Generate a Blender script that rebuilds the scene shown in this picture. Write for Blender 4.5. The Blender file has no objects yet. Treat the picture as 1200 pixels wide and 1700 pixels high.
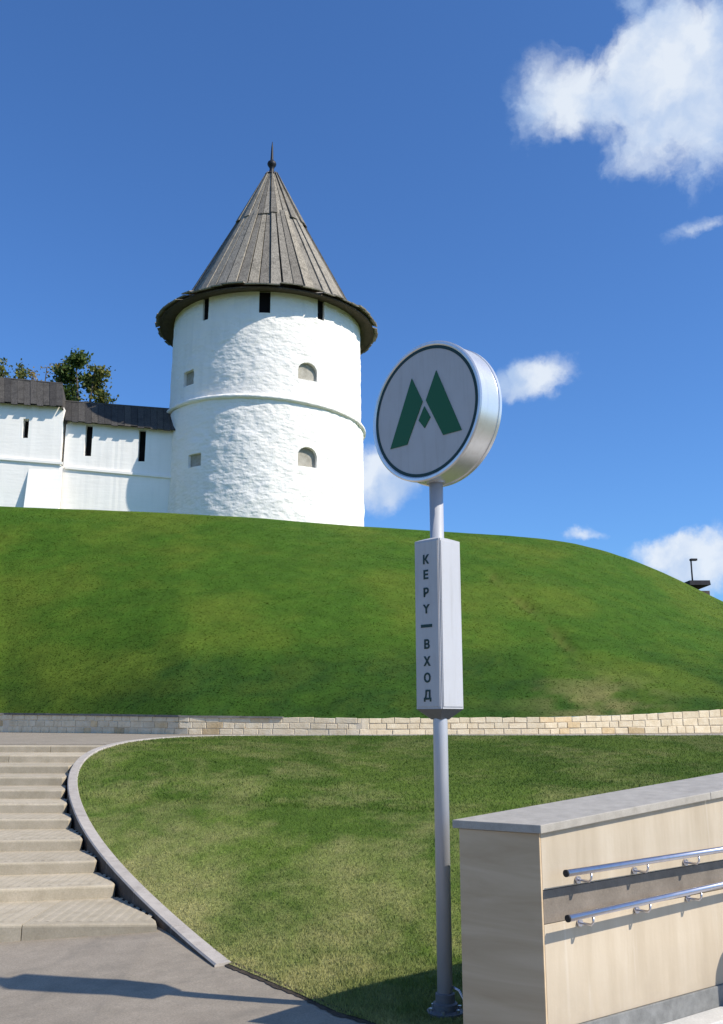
import bpy, bmesh, math, random
import numpy as np
from mathutils import Vector, Matrix

random.seed(7)
rng = np.random.default_rng(7)
C = bpy.context.scene.collection
R = math.radians

# ---------------------------------------------------------------- camera
F_PX, EYE = 1550.0, 1.65
PITCH = math.atan(340.0 / F_PX)
cam_d = bpy.data.cameras.new("camera")
cam = bpy.data.objects.new("camera", cam_d)
C.objects.link(cam)
cam.location = (0, 0, EYE)
cam.rotation_euler = (R(90) + PITCH, 0, 0)
cam_d.sensor_fit = 'VERTICAL'
cam_d.sensor_height = 36.0
cam_d.sensor_width = 36.0
cam_d.lens = 36.0 * F_PX / 1700.0
cam_d.clip_start = 0.05
cam_d.clip_end = 20000
bpy.context.scene.camera = cam
sc = bpy.context.scene
sc.view_settings.view_transform = 'Standard'
sc.view_settings.look = 'None'
sc.view_settings.exposure = 0.4
sc.view_settings.gamma = 1.0
sc.view_settings.use_curve_mapping = False

# ---------------------------------------------------------------- sun
SUN_AZ, SUN_EL = R(67), R(42.5)          # azimuth measured to the right from straight behind the camera
SUN = Vector((math.sin(SUN_AZ) * math.cos(SUN_EL), -math.cos(SUN_AZ) * math.cos(SUN_EL), math.sin(SUN_EL)))
sun_d = bpy.data.lights.new("sun", 'SUN')
sun_d.energy = 4.3
sun_d.angle = R(0.53)
sun_d.color = (1.0, 0.925, 0.80)
sun = bpy.data.objects.new("sun", sun_d)
C.objects.link(sun)
sun.rotation_euler = SUN.to_track_quat('Z', 'Y').to_euler()
sun.location = (30, -10, 40)


def ray(px, py):
    x = (px - 600.0) / F_PX
    y = (850.0 - py) / F_PX
    s, c = math.sin(PITCH), math.cos(PITCH)
    return Vector((x, c - y * s, s + y * c))


def at_z(px, py, z):
    r = ray(px, py)
    return r * ((z - EYE) / r.z) + Vector((0, 0, EYE))


def at_y(px, py, Y):
    r = ray(px, py)
    return r * (Y / r.y) + Vector((0, 0, EYE))


def at_plane(px, py, p0, n):
    r = ray(px, py)
    o = Vector((0, 0, EYE))
    return o + r * ((p0 - o).dot(n) / r.dot(n))


# ---------------------------------------------------------------- world: sky and clouds
world = bpy.data.worlds.new("World")
sc.world = world
world.use_nodes = True
wt = world.node_tree
for n in list(wt.nodes):
    wt.nodes.remove(n)
WN, WL = wt.nodes, wt.links


def wn(t, **kw):
    n = WN.new(t)
    for k, v in kw.items():
        setattr(n, k, v)
    return n


def wmath(op, a, b=None, c=None, clamp=False):
    n = wn('ShaderNodeMath', operation=op, use_clamp=clamp)
    for i, v in enumerate((a, b, c)):
        if v is None:
            continue
        if isinstance(v, (int, float)):
            n.inputs[i].default_value = v
        else:
            WL.new(v, n.inputs[i])
    return n.outputs[0]


def wdot(vec, d):
    n = wn('ShaderNodeVectorMath', operation='DOT_PRODUCT')
    WL.new(vec, n.inputs[0])
    n.inputs[1].default_value = d
    return n.outputs['Value']


SKY_STR = 0.105
out_w = wn('ShaderNodeOutputWorld')
bg = wn('ShaderNodeBackground')
bg.inputs['Strength'].default_value = SKY_STR
sky = wn('ShaderNodeTexSky', sky_type='NISHITA')
sky.sun_disc = False
sky.sun_elevation = SUN_EL
sky.sun_rotation = math.atan2(SUN.x, SUN.y)
sky.altitude = 60
sky.air_density = 1.0
sky.dust_density = 0.8
sky.ozone_density = 2.0
hsv = wn('ShaderNodeMix', data_type='RGBA', blend_type='MULTIPLY')
hsv.inputs['Factor'].default_value = 1.0
hsv.inputs['B'].default_value = (.51, .85, 1.29, 1)
WL.new(sky.outputs[0], hsv.inputs['A'])
tc = wn('ShaderNodeTexCoord')
direc = tc.outputs['Generated']
# warp the direction a little so the cloud outlines billow
nz = wn('ShaderNodeTexNoise')
nz.inputs['Scale'].default_value = 9.0
nz.inputs['Detail'].default_value = 6.0
nz.inputs['Roughness'].default_value = 0.62
WL.new(direc, nz.inputs['Vector'])
sub = wn('ShaderNodeVectorMath', operation='SUBTRACT')
WL.new(nz.outputs['Color'], sub.inputs[0])
sub.inputs[1].default_value = (0.5, 0.5, 0.5)
scl = wn('ShaderNodeVectorMath', operation='SCALE')
WL.new(sub.outputs[0], scl.inputs[0])
scl.inputs['Scale'].default_value = 0.075
add = wn('ShaderNodeVectorMath', operation='ADD')
WL.new(direc, add.inputs[0])
WL.new(scl.outputs[0], add.inputs[1])
wdir = add.outputs[0]

CLOUDS = [  # px, py, half width px, half height px, weight
    (1085, 110, 88, 62, 1.0), (960, 165, 82, 52, .95), (1150, 185, 108, 86, 1.0), (905, 165, 44, 62, .8),
    (1100, 262, 78, 36, .75), (1042, 14, 34, 34, .7), (1190, 90, 90, 62, 1.0), (1010, 210, 66, 34, .6),
    (1280, 150, 110, 100, 1.0), (1125, 60, 55, 28, .7),
    (888, 632, 52, 38, 1.0), (838, 640, 38, 30, .8), (925, 636, 34, 20, .7),
    (640, 800, 64, 44, 1.1), (622, 770, 44, 34, .8), (672, 812, 40, 22, .6),
    (1105, 908, 62, 26, 1.0), (1180, 935, 75, 40, 1.0), (1150, 965, 90, 42, .8), (1260, 930, 90, 55, 1.0),
    (964, 887, 48, 14, .62), (1178, 370, 62, 22, .62), (855, 745, 46, 14, .38), (1155, 886, 30, 9, .45),
]
dirs = []
for (px, py, sx, sy, w) in CLOUDS:
    dirs.append((ray(px, py).normalized(), sx / F_PX, sy / F_PX, w))
for (az, el, sx, sy, w) in ((-60, 18, .16, .05, .9), (-75, 22, .1, .06, .9), (60, 15, .2, .06, 1), (72, 24, .12, .07, 1),  # clouds out of view, added to raise the fill on shaded walls
                            (110, 30, .16, .09, .9), (160, 20, .2, .06, 1), (-120, 28, .18, .08, 1), (-150, 14, .22, .05, 1), (200, 42, .14, .1, .9), (-95, 40, .2, .1, 1), (-48, 30, .1, .06, .8), (130, 50, .2, .14, .9), (40, 62, .25, .15, .9), (-140, 58, .22, .16, .9), (-105, 12, .2, .05, 1), (95, 10, .25, .05, 1)):
    a, e = R(az), R(el)
    dirs.append((Vector((math.sin(a) * math.cos(e), math.cos(a) * math.cos(e), math.sin(e))), sx, sy, w))
total = None
for (d, sx, sy, w) in dirs:
    right = Vector((d.y, -d.x, 0)).normalized()
    up = right.cross(d).normalized()
    a = wdot(wdir, tuple(right / sx))
    b = wdot(wdir, tuple(up / sy))
    q = wmath('ADD', wmath('MULTIPLY', a, a), wmath('MULTIPLY', b, b))
    g = wmath('EXPONENT', wmath('MULTIPLY', q, -0.8))
    front = wmath('GREATER_THAN', wdot(direc, tuple(d)), 0.0)
    g = wmath('MULTIPLY', wmath('MULTIPLY', g, front), w)
    total = g if total is None else wmath('MAXIMUM', wmath('ADD', total, wmath('MULTIPLY', g, 0.25)), wmath('MAXIMUM', total, g))
nz2 = wn('ShaderNodeTexNoise')
nz2.inputs['Scale'].default_value = 16.0
nz2.inputs['Detail'].default_value = 9.0
nz2.inputs['Roughness'].default_value = 0.58
nz2.inputs['Distortion'].default_value = 0.3
WL.new(wdir, nz2.inputs['Vector'])
dens = wmath('ADD', total, wmath('MULTIPLY', wmath('SUBTRACT', nz2.outputs['Fac'], 0.5), 1.25))
mr = wn('ShaderNodeMapRange', interpolation_type='SMOOTHSTEP')
WL.new(dens, mr.inputs['Value'])
mr.inputs['From Min'].default_value = 0.34
mr.inputs['From Max'].default_value = 0.95
cover = wmath('MULTIPLY', mr.outputs[0], wmath('MULTIPLY', total, 3.5, clamp=True))
nz3 = wn('ShaderNodeTexNoise')
nz3.inputs['Scale'].default_value = 11.0
nz3.inputs['Detail'].default_value = 5.0
WL.new(wdir, nz3.inputs['Vector'])
ccol = wn('ShaderNodeMix', data_type='RGBA')
mr3 = wn('ShaderNodeMapRange')
WL.new(nz3.outputs['Fac'], mr3.inputs['Value'])
mr3.inputs['From Min'].default_value = 0.40
mr3.inputs['From Max'].default_value = 0.58
WL.new(mr3.outputs[0], ccol.inputs['Factor'])
k = 1.0 / SKY_STR
ccol.inputs['A'].default_value = (.35 * k, .46 * k, .65 * k, 1)
ccol.inputs['B'].default_value = (.62 * k, .67 * k, .735 * k, 1)
mixw = wn('ShaderNodeMix', data_type='RGBA')
WL.new(wmath('MULTIPLY', cover, 0.93), mixw.inputs['Factor'])
WL.new(hsv.outputs['Result'], mixw.inputs['A'])
WL.new(ccol.outputs['Result'], mixw.inputs['B'])
WL.new(mixw.outputs['Result'], bg.inputs['Color'])
WL.new(bg.outputs[0], out_w.inputs['Surface'])


# ---------------------------------------------------------------- helpers
class N:
    """small node-tree builder"""
    def __init__(self, name):
        self.m = bpy.data.materials.new(name)
        self.m.use_nodes = True
        self.t = self.m.node_tree
        self.b = self.t.nodes['Principled BSDF']
        self.geo = None

    def n(self, t, **kw):
        x = self.t.nodes.new(t)
        for a, v in kw.items():
            setattr(x, a, v)
        return x

    def l(self, a, b):
        self.t.links.new(a, b)

    def pos(self, scale=(1, 1, 1)):
        if self.geo is None:
            self.geo = self.n('ShaderNodeNewGeometry')
        if scale == (1, 1, 1):
            return self.geo.outputs['Position']
        v = self.n('ShaderNodeVectorMath', operation='MULTIPLY')
        self.l(self.geo.outputs['Position'], v.inputs[0])
        v.inputs[1].default_value = scale
        return v.outputs[0]

    def noise(self, scale, detail=4, rough=.55, vec=None, vscale=(1, 1, 1), dist=0):
        x = self.n('ShaderNodeTexNoise')
        x.inputs['Scale'].default_value = scale
        x.inputs['Detail'].default_value = detail
        x.inputs['Roughness'].default_value = rough
        x.inputs['Distortion'].default_value = dist
        self.l(vec if vec is not None else self.pos(vscale), x.inputs['Vector'])
        return x.outputs['Fac']

    def ramp(self, fac, stops):
        x = self.n('ShaderNodeValToRGB')
        e = x.color_ramp.elements
        while len(e) < len(stops):
            e.new(0.5)
        for i, (p, c) in enumerate(stops):
            e[i].position = p
            e[i].color = (*c, 1)
        self.l(fac, x.inputs[0])
        return x.outputs[0]

    def mix(self, fac, a, b, mode='MIX'):
        x = self.n('ShaderNodeMix', data_type='RGBA', blend_type=mode)
        for s, v in (('Factor', fac), ('A', a), ('B', b)):
            if isinstance(v, (int, float)):
                x.inputs[s].default_value = v
            elif isinstance(v, tuple):
                x.inputs[s].default_value = (*v, 1)
            else:
                self.l(v, x.inputs[s])
        return x.outputs['Result']

    def rnd(self):
        return self.n('ShaderNodeObjectInfo').outputs['Random']

    def color(self, c):
        if isinstance(c, tuple):
            self.b.inputs['Base Color'].default_value = (*c, 1)
        else:
            self.l(c, self.b.inputs['Base Color'])

    def bump(self, h, strength=.3, dist=.02, prev=None):
        x = self.n('ShaderNodeBump')
        x.inputs['Strength'].default_value = strength
        x.inputs['Distance'].default_value = dist
        self.l(h, x.inputs['Height'])
        if prev is not None:
            self.l(prev, x.inputs['Normal'])
        self.l(x.outputs[0], self.b.inputs['Normal'])
        return x.outputs[0]

    def set(self, rough=.8, metal=0.0, spec=.3):
        self.b.inputs['Roughness'].default_value = rough
        self.b.inputs['Metallic'].default_value = metal
        self.b.inputs['Specular IOR Level'].default_value = spec
        return self.m


def mesh_obj(name, verts, faces, mat=None, parent=None, smooth=False):
    me = bpy.data.meshes.new(name)
    me.from_pydata([tuple(v) for v in verts], [], faces)
    me.update()
    return link_mesh(name, me, mat, parent, smooth)


def link_mesh(name, me, mat=None, parent=None, smooth=False):
    o = bpy.data.objects.new(name, me)
    C.objects.link(o)
    if mat is not None:
        me.materials.clear()
        me.materials.append(mat)
    if smooth:
        me.polygons.foreach_set('use_smooth', [True] * len(me.polygons))
    if parent is not None:
        adopt(o, parent)
    return o


def wloc(o):
    v = Vector((0, 0, 0))
    while o is not None:
        v += o.location
        o = o.parent
    return v


def adopt(o, parent):
    """keep o's world coordinates under an unrotated parent"""
    off = wloc(parent)
    o.parent = parent
    o.location = Vector(o.location) - off


def thing(name, label, cat, loc=(0, 0, 0), group=None):
    o = bpy.data.objects.new(name, None)
    o.empty_display_size = .2
    C.objects.link(o)
    o.location = loc
    tag(o, label, cat, group)
    return o


def tag(o, label=None, cat=None, group=None, kind=None):
    if label:
        o['label'] = label
    if cat:
        o['category'] = cat
    if group:
        o['group'] = group
    if kind:
        o['kind'] = kind
    return o


BOXF = [(0, 3, 2, 1), (4, 5, 6, 7), (0, 1, 5, 4), (1, 2, 6, 5), (2, 3, 7, 6), (3, 0, 4, 7)]


def prism(name, base, z0, z1, mat, parent=None, bevel=0):
    """base: list of (x,y) counter-clockwise; z0/z1 numbers or per-vertex lists"""
    n = len(base)
    z0 = [z0] * n if not hasattr(z0, '__len__') else z0
    z1 = [z1] * n if not hasattr(z1, '__len__') else z1
    bm = bmesh.new()
    lo = [bm.verts.new((x, y, z)) for (x, y), z in zip(base, z0)]
    hi = [bm.verts.new((x, y, z)) for (x, y), z in zip(base, z1)]
    bm.faces.new(lo[::-1])
    bm.faces.new(hi)
    for i in range(n):
        j = (i + 1) % n
        bm.faces.new((lo[i], lo[j], hi[j], hi[i]))
    bmesh.ops.recalc_face_normals(bm, faces=bm.faces)
    if bevel:
        bmesh.ops.bevel(bm, geom=list(bm.edges), offset=bevel, segments=2, affect='EDGES', profile=.6)
    me = bpy.data.meshes.new(name)
    bm.to_mesh(me)
    bm.free()
    return link_mesh(name, me, mat, parent)


def obox(name, p0, u, v, w, mat, parent=None, bevel=0):
    """box from corner p0 spanned by u, v, w"""
    p0, u, v, w = map(Vector, (p0, u, v, w))
    vs = [p0, p0 + u, p0 + u + v, p0 + v]
    vs = vs + [x + w for x in vs]
    bm = bmesh.new()
    bv = [bm.verts.new(x) for x in vs]
    for f in BOXF:
        bm.faces.new([bv[i] for i in f])
    bmesh.ops.recalc_face_normals(bm, faces=bm.faces)
    if bevel:
        bmesh.ops.bevel(bm, geom=list(bm.edges), offset=bevel, segments=2, affect='EDGES', profile=.6)
    me = bpy.data.meshes.new(name)
    bm.to_mesh(me)
    bm.free()
    return link_mesh(name, me, mat, parent)


def tube_data(pts, rad, n=14, caps=True):
    vs, fs = [], []
    pts = [Vector(p) for p in pts]
    rads = rad if hasattr(rad, '__len__') else [rad] * len(pts)
    for i, p in enumerate(pts):
        d = (pts[min(i + 1, len(pts) - 1)] - pts[max(i - 1, 0)]).normalized()
        a = d.orthogonal().normalized() if i == 0 else (a - d * a.dot(d)).normalized()
        b = d.cross(a)
        for j in range(n):
            t = 2 * math.pi * j / n
            vs.append(p + (a * math.cos(t) + b * math.sin(t)) * rads[i])
    for i in range(len(pts) - 1):
        for j in range(n):
            k2 = (j + 1) % n
            fs.append((i * n + j, i * n + k2, (i + 1) * n + k2, (i + 1) * n + j))
    if caps:
        fs.append(tuple(range(n - 1, -1, -1)))
        fs.append(tuple((len(pts) - 1) * n + j for j in range(n)))
    return vs, fs


def tube(name, pts, rad, mat, parent=None, n=14):
    vs, fs = tube_data(pts, rad, n)
    o = mesh_obj(name, vs, fs, mat, parent)
    me = o.data
    me.polygons.foreach_set('use_smooth', [len(p.vertices) == 4 for p in me.polygons])
    return o


def lathe(name, prof, mat, center, parent=None, n=64, smooth=True, close=False):
    """prof: list of (r, z); axis vertical through center"""
    vs, fs = [], []
    m = len(prof)
    for j in range(n):
        t = 2 * math.pi * j / n
        for r, z in prof:
            vs.append((center[0] + r * math.cos(t), center[1] + r * math.sin(t), center[2] + z))
    for j in range(n):
        k2 = (j + 1) % n
        for i in range(m - 1 + (1 if close else 0)):
            i2 = (i + 1) % m
            fs.append((j * m + i, k2 * m + i, k2 * m + i2, j * m + i2))
    return mesh_obj(name, vs, fs, mat, parent, smooth)


# value noise
_tab = rng.random(4096)


def vnoise(x, y, z=None):
    z = np.zeros_like(x) if z is None else z
    xi, yi, zi = np.floor(x).astype(int), np.floor(y).astype(int), np.floor(z).astype(int)
    fx, fy, fz = x - xi, y - yi, z - zi
    fx, fy, fz = (q * q * (3 - 2 * q) for q in (fx, fy, fz))

    def h(a, b, c):
        return _tab[(a * 73 + b * 1619 + c * 3571 + ((a * b) ^ (b * 7 + c * 13)) * 11) & 4095]
    r = 0
    for dx in (0, 1):
        for dy in (0, 1):
            for dz in (0, 1):
                w = (fx if dx else 1 - fx) * (fy if dy else 1 - fy) * (fz if dz else 1 - fz)
                r = r + w * h(xi + dx, yi + dy, zi + dz)
    return r


def fbm(x, y, z=None, o=4, g=.5):
    r, a, t = 0, 1, 0
    for i in range(o):
        s = 2 ** i
        r = r + a * vnoise(x * s + 17.3 * i, y * s + 5.1 * i, None if z is None else z * s + 9.7 * i)
        t += a
        a *= g
    return r / t


def sstep(a, b, x):
    t = np.clip((x - a) / (b - a), 0, 1)
    return t * t * (3 - 2 * t)


# ---------------------------------------------------------------- materials
def mat_plaster():
    a = N("white_limewash")
    big = a.noise(.5, 4)
    vert = a.noise(1.0, 4, vscale=(2.2, 2.2, .35))
    col = a.ramp(big, [(.3, (.90, .86, .79)), (.7, (.94, .905, .845))])
    col = a.mix(a.ramp(vert, [(.52, (0, 0, 0)), (.78, (.35, .35, .35))]), col, (.66, .65, .62))
    a.color(col)
    h1 = a.noise(2.6, 5, .6, vscale=(1, 1, 1.5))
    h2 = a.noise(9, 4, .6)
    v = a.n('ShaderNodeTexVoronoi', feature='SMOOTH_F1')
    v.inputs['Scale'].default_value = 3.4
    wv = a.n('ShaderNodeVectorMath', operation='MULTIPLY')
    a.l(a.pos(), wv.inputs[0])
    wv.inputs[1].default_value = (1, 1, 1.9)
    a.l(wv.outputs[0], v.inputs['Vector'])
    p = a.bump(v.outputs['Distance'], .38, .09)
    p = a.bump(h1, .36, .09, p)
    a.bump(h2, .5, .04, p)
    return a.set(.92, 0, .1)


def mat_wallplaster():
    a = N("smooth_limewash")
    big = a.noise(.6, 4)
    vert = a.noise(1.0, 4, vscale=(1.6, 1.6, .3))
    col = a.ramp(big, [(.3, (.90, .86, .80)), (.7, (.94, .905, .85))])
    col = a.mix(a.ramp(vert, [(.55, (0, 0, 0)), (.8, (.3, .3, .3))]), col, (.62, .61, .58))
    a.color(col)
    rows = a.noise(2.0, 3, .5, vscale=(.5, .5, 3.2))
    p = a.bump(rows, .25, .04)
    a.bump(a.noise(7, 4), .2, .02, p)
    return a.set(.92, 0, .1)


def mat_wood(name, dark, light, ztile=.5):
    a = N(name)
    r = a.rnd()
    g = a.noise(1.0, 6, .65, vscale=(16, 16, ztile))
    col = a.ramp(g, [(.28, dark), (.5, tuple((x + y) / 2 for x, y in zip(dark, light))), (.75, light)])
    tint = a.ramp(r, [(0, (.62, .62, .63)), (.5, (1, 1, 1)), (1, (1.2, 1.16, 1.08))])
    col = a.mix(1.0, col, tint, 'MULTIPLY')
    sp = a.noise(2.2, 5, .6)
    col = a.mix(a.ramp(sp, [(.5, (0, 0, 0)), (.72, (.5, .5, .5))]), col, tuple(x * .55 for x in dark))
    a.color(col)
    a.bump(g, .5, .02)
    return a.set(.85, 0, .2)


def mat_stone(name, c0, c1, c2, scale=6, bump=.4, rough=.85, rvar=.25, bdist=.02):
    a = N(name)
    n1 = a.noise(scale, 6, .6)
    col = a.ramp(n1, [(.25, c0), (.5, c1), (.78, c2)])
    t = a.ramp(a.rnd(), [(0, (1 - rvar,) * 3), (1, (1 + rvar * .6,) * 3)])
    col = a.mix(1.0, col, t, 'MULTIPLY')
    fine = a.noise(scale * 14, 3, .6)
    col = a.mix(.12, col, a.ramp(fine, [(.3, (.1, .1, .1)), (.7, (.9, .9, .9))]), 'OVERLAY')
    a.color(col)
    a.bump(a.noise(scale * 5, 5, .65), bump, bdist)
    return a.set(rough, 0, .25)


M_PLASTER = mat_plaster()
M_WALLPL = mat_wallplaster()
M_ROOFWOOD = mat_wood("weathered_grey_boards", (.11, .10, .085), (.42, .38, .32))
M_DARKWOOD = mat_wood("dark_wall_roof_boards", (.035, .033, .032), (.105, .098, .092))
M_SOFFIT = mat_wood("soffit_boards", (.04, .032, .025), (.12, .095, .07), 3)
M_IRON = N("dark_iron")
M_IRON.color((.03, .03, .035))
M_IRON = M_IRON.set(.55, .6, .4)
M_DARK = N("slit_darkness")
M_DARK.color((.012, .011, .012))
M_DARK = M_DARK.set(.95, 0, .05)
M_NICHE = mat_stone("niche_masonry", (.26, .24, .20), (.38, .355, .30), (.47, .445, .39), 3, .6)


def mat_pavement():
    a = N("pavement_concrete")
    n1 = a.noise(.9, 5, .55)
    n2 = a.noise(7, 6, .6)
    n3 = a.noise(90, 3, .7)
    col = a.ramp(n1, [(.3, (.240, .204, .158)), (.7, (.305, .260, .205))])
    col = a.mix(.5, col, a.ramp(n2, [(.3, (.225, .192, .150)), (.7, (.330, .284, .225))]))
    col = a.mix(.22, col, a.ramp(n3, [(.35, (.1, .1, .1)), (.65, (.85, .85, .85))]), 'OVERLAY')
    st = a.noise(1.7, 6, .7, dist=.8)
    col = a.mix(a.ramp(st, [(.50, (0, 0, 0)), (.68, (.6, .6, .6))]), col, (.175, .155, .125))
    a.color(col)
    p = a.bump(n3, .25, .004)
    a.bump(n2, .2, .01, p)
    return a.set(.82, 0, .25)


M_PAVE = mat_pavement()
M_STEP = mat_stone("step_granite", (.355, .30, .215), (.42, .36, .265), (.485, .415, .315), 5, .3, .82, .10, .006)
M_KERB = mat_stone("kerb_granite", (.32, .285, .25), (.40, .36, .318), (.46, .418, .37), 9, .3, .8, .08, .006)
M_KERBSIDE = mat_stone("shade_darkened_kerb_side", (.05, .042, .035), (.085, .072, .06), (.14, .12, .10), 9, .4, .9, .1)  # shade on the stair-side face, painted in as a darker stone colour
M_RUBBLE = mat_stone("rubble_limestone", (.60, .48, .31), (.72, .60, .42), (.80, .70, .53), 5, .6, .9, .09, .02)
M_RUBBLE_O = mat_stone("ochre_limestone", (.50, .36, .19), (.64, .48, .28), (.72, .58, .38), 5, .6, .9, .25, .02)
M_MORTAR = mat_stone("mortar", (.54, .46, .34), (.62, .53, .40), (.68, .59, .46), 8, .4, .95, 0)
M_SLATE = mat_stone("dark_coping_slate", (.12, .115, .105), (.18, .17, .155), (.24, .23, .21), 6, .3, .8, .2)


def mat_clad():
    a = N("cream_sandstone_cladding")
    g = a.noise(1.0, 5, .6, vscale=(7, 7, .9))
    col = a.ramp(g, [(.3, (.44, .362, .262)), (.55, (.515, .432, .322)), (.8, (.585, .505, .395))])
    big = a.noise(1.6, 4)
    col = a.mix(a.ramp(big, [(.5, (0, 0, 0)), (.75, (.4, .4, .4))]), col, (.47, .405, .315))
    drip = a.noise(1.0, 5, .6, vscale=(11, 11, .55), dist=.3)
    col = a.mix(a.ramp(drip, [(.60, (0, 0, 0)), (.78, (.55, .55, .55))]), col, (.66, .61, .53))
    low = a.n('ShaderNodeSeparateXYZ')
    a.l(a.pos(), low.inputs[0])
    mrz = a.n('ShaderNodeMapRange')
    a.l(low.outputs['Z'], mrz.inputs['Value'])
    mrz.inputs['From Min'].default_value = .42
    mrz.inputs['From Max'].default_value = .10
    mul = a.n('ShaderNodeMath', operation='MULTIPLY')
    a.l(mrz.outputs[0], mul.inputs[0])
    a.l(a.noise(4, 5, .65), mul.inputs[1])
    col = a.mix(mul.outputs[0], col, (.33, .275, .21))
    t = a.ramp(a.rnd(), [(0, (.95, .95, .95)), (1, (1.03, 1.02, 1.01))])
    a.color(a.mix(1.0, col, t, 'MULTIPLY'))
    a.bump(a.noise(40, 4, .6), .15, .004)
    return a.set(.75, 0, .3)


def mat_clad_end():
    a = N("banded_sandstone_end_slab")
    g = a.noise(1.0, 5, .6, vscale=(1.1, 1.1, 8), dist=.6)
    col = a.ramp(g, [(.3, (.46, .335, .205)), (.55, (.56, .425, .275)), (.8, (.64, .50, .34))])
    a.color(col)
    a.bump(a.noise(40, 4, .6), .15, .004)
    return a.set(.75, 0, .3)


M_CLAD = mat_clad()
M_CLADEND = mat_clad_end()
M_BAND = mat_stone("brown_stone_band", (.15, .125, .10), (.20, .168, .135), (.25, .21, .17), 7, .3, .7, .06, .005)
M_GRANITE = mat_stone("grey_granite_coping", (.30, .272, .23), (.37, .338, .29), (.44, .405, .35), 12, .15, .55, .05, .003)
M_PLINTH = mat_stone("dark_granite_plinth", (.135, .135, .13), (.195, .195, .188), (.26, .26, .25), 14, .15, .5, .05, .003)
M_RAMP = mat_stone("ramp_concrete", (.44, .43, .405), (.52, .505, .475), (.58, .565, .53), 6, .25, .8, .04, .004)
M_SOIL = mat_stone("bare_soil", (.035, .027, .02), (.06, .047, .035), (.10, .08, .06), 8, .8, .95, 0, .02)


def mat_metal(name, col, rough, metal=1.0):
    a = N(name)
    n = a.noise(6, 4)
    cc = a.mix(a.ramp(n, [(.4, (0, 0, 0)), (.8, (.25, .25, .25))]), col, tuple(c * .75 for c in col))
    st = a.noise(1.0, 6, .65, vscale=(26, 26, 2.2))
    cc = a.mix(a.ramp(st, [(.5, (0, 0, 0)), (.75, (.32, .32, .32))]), cc, tuple(c * q for c, q in zip(col, (.62, .58, .52))))
    a.color(cc)
    r = a.n('ShaderNodeMapRange')
    a.l(n, r.inputs['Value'])
    r.inputs['To Min'].default_value = rough * .8
    r.inputs['To Max'].default_value = rough * 1.3
    m = a.set(rough, metal, .5)
    a.l(r.outputs[0], a.b.inputs['Roughness'])
    return m


M_STEEL = mat_metal("brushed_stainless_steel", (.62, .61, .66), .3)
M_DRUM = mat_metal("satin_silver_rim", (.80, .79, .78), .3, .75)
M_POLE = mat_metal("grey_painted_pole", (.50, .51, .55), .40, .3)
M_FACE = mat_metal("grey_sign_face", (.50, .48, .47), .5, .1)
M_BOXLIT = mat_metal("pale_grey_sign_box", (.47, .475, .50), .5, .05)
M_GREEN = N("dark_green_sign_paint")
M_GREEN.color((.008, .10, .030))
M_GREEN = M_GREEN.set(.45, 0, .4)
M_RINGG = N("blackish_green_ring_paint")
M_RINGG.color((.008, .035, .03))
M_RINGG = M_RINGG.set(.45, 0, .4)
M_RUBBER = N("black_rubber_cap")
M_RUBBER.color((.02, .02, .022))
M_RUBBER = M_RUBBER.set(.6, 0, .3)


def mat_grass(name, nrm=None, amount=.7, thru=.28):
    a = N(name)
    at = a.n('ShaderNodeAttribute')
    at.attribute_name = 'tint'
    col = at.outputs['Color']
    a.color(col)
    a.set(.7, 0, .12)
    if nrm:
        g = a.n('ShaderNodeNewGeometry')
        nm = a.n('ShaderNodeMix', data_type='VECTOR')
        nm.inputs['Factor'].default_value = amount
        a.l(g.outputs['Normal'], nm.inputs['A'])
        nm.inputs['B'].default_value = nrm
        nv_ = a.n('ShaderNodeVectorMath', operation='NORMALIZE')
        a.l(nm.outputs['Result'], nv_.inputs[0])
        a.l(nv_.outputs[0], a.b.inputs['Normal'])
    tr = a.n('ShaderNodeBsdfTranslucent')
    a.l(a.mix(1.0, col, (1.2, 1.25, .7), 'MULTIPLY'), tr.inputs['Color'])
    mx = a.n('ShaderNodeMixShader')
    mx.inputs[0].default_value = thru
    if nrm:
        a.l(nv_.outputs[0], tr.inputs['Normal'])
    o = a.t.nodes['Material Output']
    a.l(a.b.outputs[0], mx.inputs[1])
    a.l(tr.outputs[0], mx.inputs[2])
    a.l(mx.outputs[0], o.inputs['Surface'])
    return a.m


def mat_turf(name, fine, coarse, bump, ov=.55):
    a = N(name)
    at = a.n('ShaderNodeAttribute')
    at.attribute_name = 'tint'
    n1 = a.noise(fine, 5, .7)
    n2 = a.noise(coarse, 4, .6)
    col = a.mix(ov, at.outputs['Color'], a.ramp(n1, [(.3, (.15, .15, .15)), (.7, (.85, .85, .85))]), 'OVERLAY')
    col = a.mix(.3, col, a.ramp(n2, [(.3, (.25, .25, .25)), (.7, (.75, .75, .75))]), 'OVERLAY')
    a.color(col)
    p = a.bump(n2, bump, .08)
    a.bump(n1, bump, .05, p)
    return a.set(.9, 0, .08)


M_BLADE = mat_grass("grass_blades", (0, -.1, 1), .45, .36)
M_HILLBLADE = mat_grass("hill_grass_blades", (0, -.38, .92), .9, .5)
M_TURF = mat_turf("lawn_turf", 30, 4, .7)
M_HILL = mat_turf("hill_turf", 7, 1.3, .3, .24)


def mat_ground():
    a = N("far_ground")
    n1 = a.noise(.02, 6, .6)
    a.color(a.ramp(n1, [(.3, (.05, .08, .02)), (.7, (.09, .10, .04))]))
    return a.set(.95, 0, .1)


def set_tint(me, cols):
    at = me.color_attributes.new('tint', 'FLOAT_COLOR', 'POINT')
    c = np.ones((len(me.vertices), 4), dtype=np.float32)
    c[:, :3] = cols
    at.data.foreach_set('color', c.ravel())


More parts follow.
